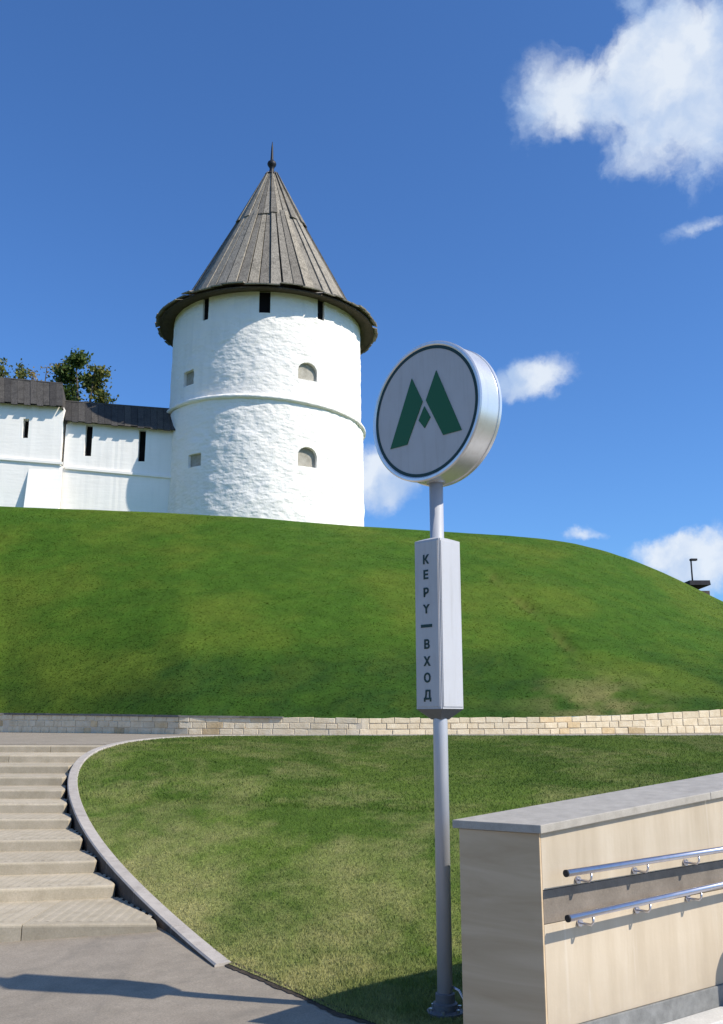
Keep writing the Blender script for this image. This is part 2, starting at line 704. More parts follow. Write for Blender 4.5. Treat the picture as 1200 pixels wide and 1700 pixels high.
def np_mesh(name, verts, tris, mat, parent=None):
    me = bpy.data.meshes.new(name)
    nv, nt = len(verts), len(tris)
    k2 = tris.shape[1]
    me.vertices.add(nv)
    me.vertices.foreach_set('co', verts.astype(np.float32).ravel())
    me.loops.add(nt * k2)
    me.loops.foreach_set('vertex_index', tris.astype(np.int32).ravel())
    me.polygons.add(nt)
    me.polygons.foreach_set('loop_start', np.arange(0, nt * k2, k2, dtype=np.int32))
    me.update(calc_edges=True)
    return link_mesh(name, me, mat, parent)


# ================================================================ SETTING
RISE, Z_OFF = .11, -.05
Z_TOP = 11 * RISE + Z_OFF

ground = mesh_obj("ground", [(-4000, -4000, -1.0), (4000, -4000, -1.0), (4000, 4000, -1.0), (-4000, 4000, -1.0)], [(0, 1, 2, 3)], mat_ground())
tag(ground, kind='structure')

# ramp wall geometry (needed by the pavement)
TH = R(36)
U = Vector((math.cos(TH), math.sin(TH), 0))
NRM = Vector((U.y, -U.x, 0))              # towards the viewer's right
WALL_H = 1.10
FC = at_z(897, 1370, WALL_H)              # front corner of the coping
BC = at_z(750, 1361, WALL_H)              # back corner
FC0, BC0 = Vector((FC.x, FC.y, 0)), Vector((BC.x, BC.y, 0))
TOP_SLOPE = .065
WALL_L = 9.0
RAMP_Z = -.05

# pavement
def pave_z(x_, y_=7.8):
    return -.055 * max(0.0, -1.6 - x_) - .06 * min(max(0.0, -x_), 4) * min(max((7.8 - y_) / 1.5, 0), 1.4)


rest = [(0, -8), (9, -8), (9 + 2.0, 3.2 + 5.8), (FC0.x + NRM.x * 2.1, FC0.y + NRM.y * 2.1), (FC0.x - .02, FC0.y - .03),
        ((FC0.x + BC0.x) / 2, (FC0.y + BC0.y) / 2 + .12), (0, 9.0)]
vs = [(x_, y_, 0) for x_, y_ in rest] + [(rest[3][0], rest[3][1], -.3), (rest[4][0], rest[4][1], -.3), (rest[2][0], rest[2][1], -.3)]
fs = [(0, 1, 2, 3, 4, 5, 6), (3, 7, 8, 4), (2, 9, 7, 3)]
gx = [-16, -12, -8, -6, -5, -4, -3.5, -3, -2.5, -2, -1.6, -1.2, -.8, -.4, 0]
gy = [-8, -4, 0, 3, 5] + [5 + .25 * q for q in range(1, 13)] + [9]
o_ = len(vs)
for y_ in gy:
    for x_ in gx:
        vs.append((x_, y_, pave_z(x_, y_)))
for a_ in range(len(gy) - 1):
    for b_ in range(len(gx) - 1):
        q = o_ + a_ * len(gx) + b_
        fs.append((q, q + 1, q + 1 + len(gx), q + len(gx)))
pav = mesh_obj("pavement", vs, fs, M_PAVE)
tag(pav, kind='structure')
q0 = FC0 + NRM * 0.002
q1 = FC0 + U * WALL_L
ramp = prism("ramp", [(FC0.x - .3, FC0.y), (FC0.x + NRM.x * 2.4, FC0.y + NRM.y * 2.4 - .3), (q1.x + NRM.x * 2.4 + 2, q1.y + NRM.y * 2.4), (q1.x + 2, q1.y)],
             -.35, RAMP_Z, M_RAMP)
tag(ramp, kind='structure')

# ---------------------------------------------------------------- kerb curve
KP = [  # left edge px, right edge px, height rule
    ((367, 1600), (376, 1597), -.012), ((333, 1580), (348, 1572), .005), ((300, 1553), (322, 1542), .03), ((263, 1527), (289, 1514), None),
    ((213, 1473), (243, 1472), None), ((180, 1440), (205, 1437), None), ((147, 1398), (171, 1396), None), ((128, 1367), (150, 1365), None),
    ((117, 1340), (137, 1338), None), ((110, 1310), (128, 1310), None), ((107, 1293), (126, 1291), None), ((113, 1273), (131, 1270), None),
    ((128, 1253), (146, 1250), None), ((150, 1239), (170, 1238), 1.235), ((183, 1229), (210, 1228.5), 1.245), ((235, 1221.5), (255, 1222), 1.25)]
n_pl = Vector((0, -.141, 1)).normalized()
p_pl = Vector((0, 7.76, .05))
kin, kout = [], []
for (a, b, z) in KP:
    if z is None:
        A = at_plane(*a, p_pl, n_pl)
        if A.z > 1.23:
            A = at_z(*a, 1.22)
        B = at_z(*b, A.z)
    else:
        A, B = at_z(*a, z), at_z(*b, z)
    kin.append(A)
    kout.append(B)
mid = [(a + b) / 2 for a, b in zip(kin, kout)]
# smooth the centre line and continue it along the top of the lawn
far_y = at_z(600, 1219.5, 1.25).y
mid = mid[:-1] + [Vector((mid[-1].x + .2, far_y - .8, 1.25)), Vector((mid[-1].x + 1.3, far_y - .1, 1.25))]
x = mid[-1].x + 1.6
while x < 24:
    mid.append(Vector((x, far_y, 1.25)))
    x += 1.6


def catmull(pts, n):
    out = []
    P = [pts[0]] + list(pts) + [pts[-1]]
    for i in range(1, len(P) - 2):
        for s in range(n):
            t = s / n
            a, b, c, d = P[i - 1], P[i], P[i + 1], P[i + 2]
            out.append(.5 * ((2 * b) + (c - a) * t + (2 * a - 5 * b + 4 * c - d) * t * t + (3 * b - a - 3 * c + d) * t ** 3))
    out.append(pts[-1])
    return out


for _ in range(2):
    mid = [mid[0]] + [(mid[i - 1] + mid[i] * 2 + mid[i + 1]) / 4 for i in range(1, len(mid) - 1)] + [mid[-1]]
kc = catmull(mid, 8)
KW = .066


def knormal(i):
    d = kc[min(i + 1, len(kc) - 1)] - kc[max(i - 1, 0)]
    d.z = 0
    d.normalize()
    return Vector((d.y, -d.x, 0))      # to the right of travel: lawn side


kerb = thing("kerb", "pale curved granite kerb sweeping round the stairs and along the lawn", "kerb", (kc[0].x, kc[0].y, 0))
i, seg = 0, 0
dist = 0
start = 0
while i < len(kc) - 1:
    dist += (kc[i + 1] - kc[i]).length
    i += 1
    if dist > .95 or i == len(kc) - 1:
        vs, fs = [], []
        idx = list(range(start, i + 1))
        for j in idx:
            nr = knormal(j)
            cpt = kc[j].copy()
            if j == start:
                cpt = cpt + (kc[j + 1] - kc[j]).normalized() * .004
            if j == i:
                cpt = cpt - (kc[j] - kc[j - 1]).normalized() * .004
            zt = cpt.z
            b = .012
            for (o_, z_) in ((-KW, zt - .75), (-KW, zt - b), (-KW + b, zt), (KW - b, zt), (KW, zt - b), (KW, zt - .75)):
                vs.append((cpt.x + nr.x * o_, cpt.y + nr.y * o_, z_))
        for j in range(len(idx) - 1):
            for s in range(6):
                s2 = (s + 1) % 6
                fs.append((j * 6 + s, j * 6 + s2, (j + 1) * 6 + s2, (j + 1) * 6 + s))
        fs.append(tuple(range(5, -1, -1)))
        fs.append(tuple((len(idx) - 1) * 6 + s for s in range(6)))
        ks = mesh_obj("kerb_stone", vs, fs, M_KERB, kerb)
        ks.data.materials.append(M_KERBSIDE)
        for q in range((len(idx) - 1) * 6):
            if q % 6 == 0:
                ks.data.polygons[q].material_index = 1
        start = i
        dist = 0


def kerb_x(Y, side=-1):
    """x of the kerb edge at depth Y on its stair part (side -1: stair side, +1: lawn side)"""
    best = None
    for j in range(len(kc) - 1):
        a, b = kc[j] + knormal(j) * KW * side, kc[j + 1] + knormal(j + 1) * KW * side
        if min(a.y, b.y) <= Y <= max(a.y, b.y) and abs(b.y - a.y) > 1e-5:
            t = (Y - a.y) / (b.y - a.y)
            return a.x + (b.x - a.x) * t
    return kc[0].x if Y < kc[0].y else -4.4


# ---------------------------------------------------------------- staircase
BASE_Y = [1566, 1498, 1453, 1414, 1377, 1350, 1326, 1304, 1284, 1266, 1249]
stairs = thing("staircase", "broad pale granite stairs with deep treads climbing to the upper path", "staircase", (-5, 7.5, 0))
lines = []
for k_ in range(11):
    P0 = at_z(0, BASE_Y[k_], k_ * RISE + Z_OFF)
    if k_ == 0:
        P0 = at_z(0, 1535, RISE + Z_OFF)
        P1 = at_z(258, 1533, RISE + Z_OFF)
        lines.append((P0, math.atan2(P1.y - P0.y, P1.x - P0.x)))
    else:
        lines.append((P0, R(max(0, 16 - 3.2 * k_))))
lines.append((Vector((lines[-1][0].x, lines[-1][0].y + .8, 0)), 0))


def line_at(k_, X):
    P0, a = lines[k_]
    return P0.y + math.tan(a) * (X - P0.x)


grooves = 0
for k_ in range(11):
    z1 = (k_ + 1) * RISE + Z_OFF
    z0 = z1 - RISE - (.5 if k_ == 0 else .12)
    def x_end(line_k, add):
        X_ = -3.0
        for _ in range(14):
            X_ = .5 * X_ + .5 * (kerb_x(line_at(line_k, X_) + add) - .02)
        return X_
    # the free end is cut along the kerb, rounded towards the nose
    prm = []
    for g in np.linspace(0, 1, 9):
        Xa = x_end(k_, 0.0)
        Ya = line_at(k_, Xa)
        kk = min(k_ + 1, 11)
        Xb = x_end(kk, .04)
        Yb = line_at(kk, Xb) + .04
        Yg = Ya + (Yb - Ya) * g
        gap = .008 + .045 * (1 - g) ** 4
        prm.append((kerb_x(Yg) - gap, Yg))
    prm[0] = (prm[0][0] - .025, line_at(k_, prm[0][0] - .025))
    Xr = prm[0][0]
    joints = [Xr]
    xx = Xr - (1.05 + .75 * ((k_ * 37) % 10) / 10)
    while xx > -13:
        joints.append(xx)
        xx -= 1.8
    for j in range(len(joints) - 1):
        xa, xb = joints[j + 1] + .004, joints[j] - (.0 if j == 0 else .004)
        ya, yb = line_at(k_, xa), line_at(k_, xb)
        ta, tb = line_at(k_ + 1, xa) + .06, line_at(k_ + 1, xb) + .06
        dz = random.uniform(-.002, .002)
        if j == 0:
            outline = [(xa, ya)] + prm + [(xa, ta)]
        else:
            outline = [(xa, ya), (xb, yb), (xb, tb), (xa, ta)]
        n_ = len(outline)
        bm = bmesh.new()
        lo = [bm.verts.new((x_, y_, z0)) for x_, y_ in outline]
        hi = [bm.verts.new((x_, y_, z1 + dz)) for x_, y_ in outline]
        bm.faces.new(lo[::-1])
        bm.faces.new(hi)
        for q in range(n_):
            q2 = (q + 1) % n_
            bm.faces.new((lo[q], lo[q2], hi[q2], hi[q]))
        last = n_ - 2 if j == 0 else 1
        top_e = [e for e in bm.edges if all(v in hi[:last + 1] for v in e.verts) and abs(hi.index(e.verts[0]) - hi.index(e.verts[1])) == 1]
        bmesh.ops.recalc_face_normals(bm, faces=bm.faces)
        bmesh.ops.bevel(bm, geom=top_e, offset=.022, segments=3, affect='EDGES', profile=.5)
        me = bpy.data.meshes.new("step_stone")
        bm.to_mesh(me)
        bm.free()
        o = link_mesh("step_stone", me, M_STEP, stairs)
        # anti-slip ribs running across the tread, worn into the first few steps
        if k_ < 6 and j < 3:
            rv, rf = [], []
            x0 = xa + .05
            while x0 < xb - .10:
                f = (x0 - xa) / (xb - xa)
                yf = ya + (yb - ya) * f + .10
                yt = ta + (tb - ta) * f - .08
                b0 = len(rv)
                for (dx, dzz) in ((0, .0002), (.015, .0016), (.033, .0016), (.048, .0002)):
                    rv.append((x0 + dx, yf, z1 + dz + dzz))
                    rv.append((x0 + dx, yt, z1 + dz + dzz))
                for s in range(3):
                    rf.append((b0 + s * 2, b0 + s * 2 + 2, b0 + s * 2 + 3, b0 + s * 2 + 1))
                x0 += .085
            rib = mesh_obj("tread_rib", rv, rf, M_STEP, o)
            tag(rib, kind='stuff')
# bed of dirt under the stair ends
bed = []
for Y in np.linspace(8.3, 16.2, 40):
    bed.append(Y)
vs, fs = [], []
for j, Y in enumerate(bed):
    zb = min(.141 * (Y - 8.7) - .06, 1.0)
    xk = kerb_x(Y) + .03
    vs += [(xk - .5, Y, zb), (xk, Y, zb)]
    if j:
        fs.append((2 * j - 2, 2 * j - 1, 2 * j + 1, 2 * j))
soil = mesh_obj("soil", vs, fs, M_SOIL)
tag(soil, kind='structure')

# ---------------------------------------------------------------- upper path
y_last = line_at(10, 0)
vs, fs = [], []
rows = list(np.arange(y_last + .5, far_y - .4, .5)) + [far_y, 24, 33]
for j, Y in enumerate(rows):
    xr = kerb_x(Y) if Y < far_y - .3 else 30
    if j and Y >= far_y - .3 and rows[j - 1] < far_y - .3:
        vs += [(-30, Y - .001, Z_TOP + .004), (kerb_x(rows[j - 1]), Y - .001, Z_TOP + .004)]
        m = len(vs) // 2
        fs.append((2 * m - 4, 2 * m - 3, 2 * m - 1, 2 * m - 2))
        vs += [(-30, Y, Z_TOP + .004), (xr, Y, Z_TOP + .004)]
        continue
    vs += [(-30, Y, Z_TOP + .004), (xr, Y, Z_TOP + .004)]
    m = len(vs) // 2
    if j:
        fs.append((2 * m - 4, 2 * m - 3, 2 * m - 1, 2 * m - 2))
path = mesh_obj("path", vs, fs, M_PAVE)
tag(path, kind='structure')

# ---------------------------------------------------------------- lawn
edge_px = [((376, 1599), -.02), ((430, 1621), -.02), ((500, 1651), -.012), ((562, 1677), .012), ((640, 1704), .012), ((735, 1722), .012)]
front = [at_z(*q, z) for q, z in edge_px]
front_x = [v.x for v in front]
front_y = [v.y for v in front]
kz_y = np.array([v.y for v in kc])
kz_z = np.array([v.z for v in kc])
km = np.argmax(kz_y > far_y - .5) if (kz_y > far_y - .5).any() else len(kz_y)
kz_y2, kz_z2 = kz_y[:km], kz_z[:km]
kxo = np.array([(kc[j] + knormal(j) * KW).x for j in range(km)])


def lawn_z(X, Y):
    zk = np.interp(Y, kz_y2, kz_z2) - .025
    edge_drop = .06 * np.clip(-X, 0, 4) * np.clip((7.8 - Y) / 1.5, 0, 1.4)
    zp = -edge_drop + 1.225 * np.clip((Y - 5.75) / (far_y - 5.75), 0, 1) ** .97 + .012
    xl = np.interp(Y, kz_y2, kxo)
    t = sstep(0, 5.0, X - xl)
    z_ = zk * (1 - t) + zp * t + (fbm(X * .7, Y * .7) - .5) * .05 * sstep(0, .8, X - xl)
    return np.maximum(z_, -.055 * np.maximum(0, -1.6 - X) - .06 * np.clip(-X, 0, 4) * np.clip((7.8 - Y) / 1.5, 0, 1.4) + .012)


def wall_mid_x(Y):
    m_ = (FC0 + BC0) / 2
    return m_.x + (Y - m_.y) * U.x / U.y


def lawn_left(Y):
    ye = np.interp(Y, front_y[::-1], front_x[::-1])
    xk = np.interp(Y, kz_y2, kxo)
    return np.where(Y < front_y[0], ye, xk)


def dryness(X, Y):
    d = fbm(X * 1.1 + 3, Y * .6 + 8, o=5, g=.62)
    d = sstep(.38, .70, d) * .42
    near = sstep(12.5, 6.0, Y) * .32 - .10
    edge = np.exp(-np.maximum(X - lawn_left(Y), 0) / .8) * .32
    fine = (fbm(X * 5.0, Y * 3.6 + 31, o=4, g=.65) - .5) * 1.5
    return np.clip(d + near + edge + fine * .55, 0, 1)


GREEN = np.array((.122, .188, .031))
GREEN2 = np.array((.086, .150, .022))
STRAW = np.array((.335, .315, .130))


def lawn_col(X, Y):  # albedo
    d = dryness(X, Y)[:, None]
    g = sstep(.35, .65, fbm(X * 1.3 + 40, Y * .9, o=3))[:, None]
    base = GREEN * g + GREEN2 * (1 - g)
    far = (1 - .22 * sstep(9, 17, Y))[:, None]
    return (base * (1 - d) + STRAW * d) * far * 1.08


ys_ = np.concatenate([np.linspace(front_y[-1], 8, 60), np.linspace(8.05, far_y - .02, 120)])
nx = 150
gv = []
for Y in ys_:
    xl = float(lawn_left(np.array([Y]))[0])
    xr = min(28.0, max(wall_mid_x(Y), xl + .02))
    t = np.linspace(0, 1, nx) ** 1.5
    X = xl + (xr - xl) * t
    Yv = np.full(nx, Y)
    gv.append(np.stack([X, Yv, lawn_z(X, Yv)], 1))
gv = np.concatenate(gv)
ii = (np.arange(len(ys_) - 1)[:, None] * nx + np.arange(nx - 1)[None]).ravel()
quads = np.stack([ii, ii + 1, ii + nx + 1, ii + nx], 1)
lawn = np_mesh("lawn", gv, quads, M_TURF)
tag(lawn, kind='structure')
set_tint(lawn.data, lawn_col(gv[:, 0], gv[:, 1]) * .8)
lawn.data.polygons.foreach_set('use_smooth', [True] * len(lawn.data.polygons))
# turf edge: a ragged dark soil strip against the pavement
ev, ef = [], []
for j, t in enumerate(np.linspace(0, 1, 60)):
    s = t * (len(front) - 1)
    a = min(int(s), len(front) - 2)
    P = front[a].lerp(front[a + 1], s - a)
    w = .02 + .03 * random.random()
    ev += [(P.x - w * .5, P.y - w * .6, pave_z(P.x - w * .5, P.y) + .004), (P.x + .03, P.y + .03, pave_z(P.x + .03, P.y) + .016)]
    if j:
        ef.append((2 * j - 2, 2 * j, 2 * j + 1, 2 * j - 1))
se = mesh_obj("soil_strip", ev, ef, M_SOIL)
tag(se, kind='structure')


def blades(n, xs, ys, zs, cols, hmin, hmax, wid, name, mat, lean=.5, vary=(.7, 1.35)):
    h = rng.uniform(hmin, hmax, n)
    a = rng.uniform(0, 2 * np.pi, n)
    la = rng.uniform(0, 2 * np.pi, n)
    lm = rng.uniform(.1, lean, n) * h
    w = wid * rng.uniform(.6, 1.3, n)
    base = np.stack([xs, ys, zs - .008], 1)
    side = np.stack([np.cos(a), np.sin(a), np.zeros(n)], 1) * (w / 2)[:, None]
    tip = base + np.stack([np.cos(la) * lm, np.sin(la) * lm, h], 1)
    midp = base + np.stack([np.cos(la) * lm * .3, np.sin(la) * lm * .3, h * .55], 1)
    V = np.stack([base - side, base + side, midp + side * .8, midp - side * .8, tip], 1).reshape(-1, 3)
    b = np.arange(n) * 5
    T = np.concatenate([np.stack([b, b + 1, b + 2], 1), np.stack([b, b + 2, b + 3], 1), np.stack([b + 3, b + 2, b + 4], 1)])
    o = np_mesh(name, V, T, mat)
    v = rng.uniform(*vary, n)[:, None]
    set_tint(o.data, np.repeat(cols * v, 5, axis=0))
    return o


def scatter_lawn(n, y0, y1, power):
    Y = y0 + (y1 - y0) * rng.random(n) ** power
    xl = lawn_left(Y)
    xr = np.minimum(wall_mid_x(Y) + 0.0, Y * .40 + .35)
    ok = xr > xl
    Y, xl, xr = Y[ok], xl[ok], xr[ok]
    X = xl + (xr - xl) * rng.random(len(Y))
    return X, Y


X, Y = scatter_lawn(150000, front_y[-1] + .05, 12.5, 1.25)
g1 = blades(len(X), X, Y, lawn_z(X, Y), lawn_col(X, Y), .016, .038, .0055, "grass", M_BLADE, 1.1)
tag(g1, "short mown lawn grass with dry straw coloured patches", kind='stuff')
X, Y = scatter_lawn(110000, 12.0, far_y - .1, 1.0)
g2 = blades(len(X), X, Y, lawn_z(X, Y), lawn_col(X, Y), .018, .042, .010, "grass", M_BLADE, 1.1)
tag(g2, "short mown green grass at the far end of the lawn", kind='stuff')

# ---------------------------------------------------------------- low stone wall at the foot of the hill
WPX = [-320, 0, 150, 300, 600, 900, 1050, 1200, 1450]
WB = [1216, 1216, 1217.5, 1219.5, 1220, 1219, 1218, 1217, 1216]
WT = [1184, 1184, 1185.5, 1188, 1191.5, 1190, 1186, 1177, 1168]
wb, wtp = [], []
for px, yb, yt in zip(WPX, WB, WT):
    P = at_z(px, yb, Z_TOP)
    wb.append(P)
    wtp.append(at_y(px, yt, P.y).z)
arc = [0]
for a, b in zip(wb[:-1], wb[1:]):
    arc.append(arc[-1] + (b - a).length)
arc = np.array(arc)
WX, WY, WZ = np.array([p_.x for p_ in wb]), np.array([p_.y for p_ in wb]), np.array(wtp)


def wall_pt(s):
    return float(np.interp(s, arc, WX)), float(np.interp(s, arc, WY)), float(np.interp(s, arc, WZ))


swall = thing("stone_wall", "low rubble limestone retaining wall along the foot of the hill", "stone wall", (0, wall_pt(arc[-1] / 2)[1], Z_TOP))
vs, fs = [], []
ss = np.linspace(0, arc[-1], 60)
for j, s in enumerate(ss):
    x_, y_, z_ = wall_pt(s)
    vs += [(x_, y_ + .008, Z_TOP - .3), (x_, y_ + .008, z_ - .03), (x_, y_ + .5, z_ - .03), (x_, y_ + .5, Z_TOP - .3)]
    if j:
        for q in range(4):
            q2 = (q + 1) % 4
            fs.append((4 * j - 4 + q, 4 * j + q, 4 * j + q2, 4 * j - 4 + q2))
mesh_obj("core", vs, fs, M_MORTAR, swall)
count = 0
vis0 = float(np.interp(-60, WPX, arc))
for row in range(3):
    s = rng.uniform(0, .2)
    while s < arc[-1] - .1:
        L = rng.uniform(.30, .62) * (1 if vis0 < s else 1.7)
        L = min(L, arc[-1] - s)
        s2 = s + L - .014
        xa, ya, za = wall_pt(s + .004)
        xb, yb, zb = wall_pt(s2)
        f0, f1 = row / 3, (row + 1) / 3
        j0, j1 = rng.uniform(-.05, .035), rng.uniform(-.05, .035)
        za0, za1 = Z_TOP + (za - Z_TOP) * f0 + .005, Z_TOP + (za - Z_TOP) * f1 - .012
        zb0, zb1 = Z_TOP + (zb - Z_TOP) * f0 + .005, Z_TOP + (zb - Z_TOP) * f1 - .012
        out = rng.uniform(0, .016)
        yb_ = .12
        c_ = .007
        P = [(xa, ya - out + c_, za0), (xb, yb - out + c_, zb0), (xb, yb - out + c_, zb1 + j1 * .4), (xa, ya - out + c_, za1 + j0 * .4)]
        ctr = (np.array(P).mean(0))
        inner = [ctr + (np.array(v) - ctr) * np.array((.95, 1, .90)) - np.array((0, c_, 0)) for v in P]
        bk = [(v[0], v[1] + yb_, v[2]) for v in P]
        V = P + [tuple(v) for v in inner] + bk
        Fc = [(4, 5, 6, 7)] + [(q, (q + 1) % 4, 4 + (q + 1) % 4, 4 + q) for q in range(4)] + [(8 + q, 8 + (q + 1) % 4, (q + 1) % 4, q) for q in range(4)]
        mesh_obj("stone", V, Fc, M_RUBBLE_O if rng.random() < .10 else M_RUBBLE, swall)
        count += 1
        s += L
# dark slate coping on the left stretch
s_end = float(np.interp(470, WPX, arc))
s = 0
while s < s_end:
    L = min(.9, s_end - s)
    if L < .2:
        break
    xa, ya, za = wall_pt(s + .006)
    xb, yb, zb = wall_pt(s + L - .006)
    d = (Vector((xb, yb, zb)) - Vector((xa, ya, za)))
    obox("coping_slab", (xa, ya - .045, za - .05), d, (0, .45, 0), (0, 0, .055 + rng.uniform(0, .008)), M_SLATE, swall)
    s += L

# ---------------------------------------------------------------- hill
HPX = [-900, -500, -200, 0, 300, 440, 600, 760, 900, 1000, 1100, 1200, 1320, 1450, 1600, 1800]
HY = [792, 815, 832, 841, 852, 861, 874, 884, 893, 911, 949, 999, 1050, 1100, 1150, 1200]
HD = [36, 40, 43, 44.5, 45.8, 46.3, 47.5, 50, 52.5, 54, 55.5, 56, 55, 53, 50, 46]
cols_px = np.unique(np.concatenate([np.linspace(-900, 1800, 260)]))
NP_ = 90
hv = []
for px in cols_px:
    yb_ = float(np.interp(px, WPX, WB))
    bx = at_z(px, yb_, Z_TOP)
    ztop = float(np.interp(px, WPX, WZ))
    B = Vector((bx.x, bx.y + .30, ztop - .015))
    # smooth interpolation of the crest
    cy = float(np.interp(px, HPX, HY))
    cy = (cy * 2 + float(np.interp(px - 45, HPX, HY)) + float(np.interp(px + 45, HPX, HY))) / 4
    cd = (float(np.interp(px, HPX, HD)) * 2 + float(np.interp(px - 80, HPX, HD)) + float(np.interp(px + 80, HPX, HD))) / 4
    Cr = at_y(px, cy, cd)
    pts = []
    for t in np.linspace(0, 1, NP_):
        P = B.lerp(Cr, t)
        bow = math.sin(math.pi * t) * .35
        P.z += bow * (1 if t < .9 else (1 - t) / .1) - .25 * math.sin(math.pi * min(1, t * 1.0)) ** 2 * .5
        pts.append(P)
    right = sstep(900, 1300, np.array([px]))[0]
    d = (Cr - B)
    d.z = 0
    d.normalize()
    for q, s in enumerate((.8, 2, 4, 8, 14, 24, 40)):
        P = Cr + d * s
        P.z = Cr.z - .05 * min(s, 2) - right * .28 * s
        P.z = max(P.z, -.45)
        pts.append(P)
    hv += pts
hv = np.array([tuple(v) for v in hv])
NR = NP_ + 7
tt = np.tile(np.concatenate([np.linspace(0, 1, NP_), np.ones(7)]), len(cols_px))
bumpy = (fbm(hv[:, 0] * .35, hv[:, 1] * .35 + hv[:, 2] * .2, o=4) - .5) * .22 * sstep(0, .1, tt)
hv[:, 2] += bumpy * np.where(tt >= .97, .3, 1)


def hill_col(x_, y_, z_):
    n1 = fbm(x_ * .22 + 11, z_ * .45 + y_ * .05, o=5)
    n2 = fbm(x_ * .9, z_ * 1.6 + 7 + y_ * .2, o=4)
    n3 = fbm(x_ * 3.2 + 3, z_ * 7.0 + 2, o=3)
    # rut running down the slope on the right
    d = sstep(.42, .68, n1)[:, None] * .75 + sstep(.45, .75, n2)[:, None] * .30 + (n3[:, None] - .5) * .45
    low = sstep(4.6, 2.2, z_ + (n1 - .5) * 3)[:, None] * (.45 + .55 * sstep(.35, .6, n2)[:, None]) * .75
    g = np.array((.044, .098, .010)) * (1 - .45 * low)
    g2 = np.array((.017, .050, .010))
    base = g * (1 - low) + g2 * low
    dry = np.array((.078, .118, .014))
    return base * (1 - np.clip(d, 0, 1)) + dry * np.clip(d, 0, 1) - np.clip(-d, 0, 1) * base * .7


RUT_A, RUT_B = None, None
jj = (np.arange(len(cols_px) - 1)[:, None] * NR + np.arange(NR - 1)[None]).ravel()
hq = np.stack([jj, jj + NR, jj + NR + 1, jj + 1], 1)
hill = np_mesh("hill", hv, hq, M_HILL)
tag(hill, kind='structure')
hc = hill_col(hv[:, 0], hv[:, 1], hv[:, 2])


# the rut as a real dip with drier grass: nearest distance to a line on the slope
def hill_point(px, t):
    cidx = int(np.argmin(np.abs(cols_px - px)))
    return hv[cidx * NR + int(t * (NP_ - 1))]


def rut_mask(P):
    m_ = np.zeros(len(P))
    chain = [hill_point(812, .66), hill_point(850, .50), hill_point(900, .36), hill_point(965, .19)]
    for a, b in zip(chain[:-1], chain[1:]):
        ab = b - a
        t = np.clip(((P - a) @ ab) / (ab @ ab), 0, 1)
        dd = np.linalg.norm(P - (a + t[:, None] * ab), axis=1)
        m_ = np.maximum(m_, np.exp(-(dd / .24) ** 2))
    return m_


rm = rut_mask(hv) * (.25 + .75 * sstep(.38, .62, fbm(hv[:, 0] * .9, hv[:, 2] * 1.3 + 5, o=3)))
hv2 = hv.copy()
hv2[:, 2] -= rm * .16
hill.data.vertices.foreach_set('co', hv2.astype(np.float32).ravel())
hc = hc * (1 - .5 * rm[:, None]) + np.array((.105, .10, .026)) * .5 * rm[:, None]
foot = np.exp(-((hv[:, 0] - hill_point(1010, .05)[0]) / 2.2) ** 2) * sstep(3.6, 2.0, hv[:, 2]) * sstep(.40, .6, fbm(hv[:, 0] * .8 + 3, hv[:, 2] * 3, o=3))
hc = hc * (1 - .6 * foot[:, None]) + np.array((.20, .165, .075)) * .6 * foot[:, None]
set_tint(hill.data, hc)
hill.data.polygons.foreach_set('use_smooth', [True] * len(hill.data.polygons))
hill.data.update()
# tufts on the slope
nb = 200000
ci = rng.integers(int(len(cols_px) * .28), int(len(cols_px) * .84), nb)
ti = rng.integers(0, NP_ - 2, nb)
fu, fv = rng.random(nb), rng.random(nb)
a = hv2[ci * NR + ti]
b = hv2[np.minimum(ci + 1, len(cols_px) - 1) * NR + ti]
c = hv2[ci * NR + ti + 1]
Pq = a + (b - a) * fu[:, None] + (c - a) * fv[:, None]
hcol = hill_col(Pq[:, 0], Pq[:, 1], Pq[:, 2])
g3 = blades(nb, Pq[:, 0], Pq[:, 1], Pq[:, 2], hcol * 1.05, .008, .022, .05, "grass", M_HILLBLADE, 3.0, (.9, 1.14))
tag(g3, "bright green mown grass covering the steep hill", kind='stuff')

# ================================================================ FORTRESS TOWER
TY = 53.0
ax = at_y(440, 760, TY)
TX = ax.x
Z0 = at_y(440, 865, 47.2).z - 1.0


def zt(py, Y):
    return at_y(440, py, Y).z


R_LOW0, R_LOW1, R_UP = 5.86, 5.76, 5.62
Z_MOLD = zt(657, TY - R_LOW1)
Z_EAVE = zt(470, TY - 6.75)
tower = thing("fortress_tower", "round white limewashed tower with a conical weathered wooden roof", "tower", (TX, TY, Z0))


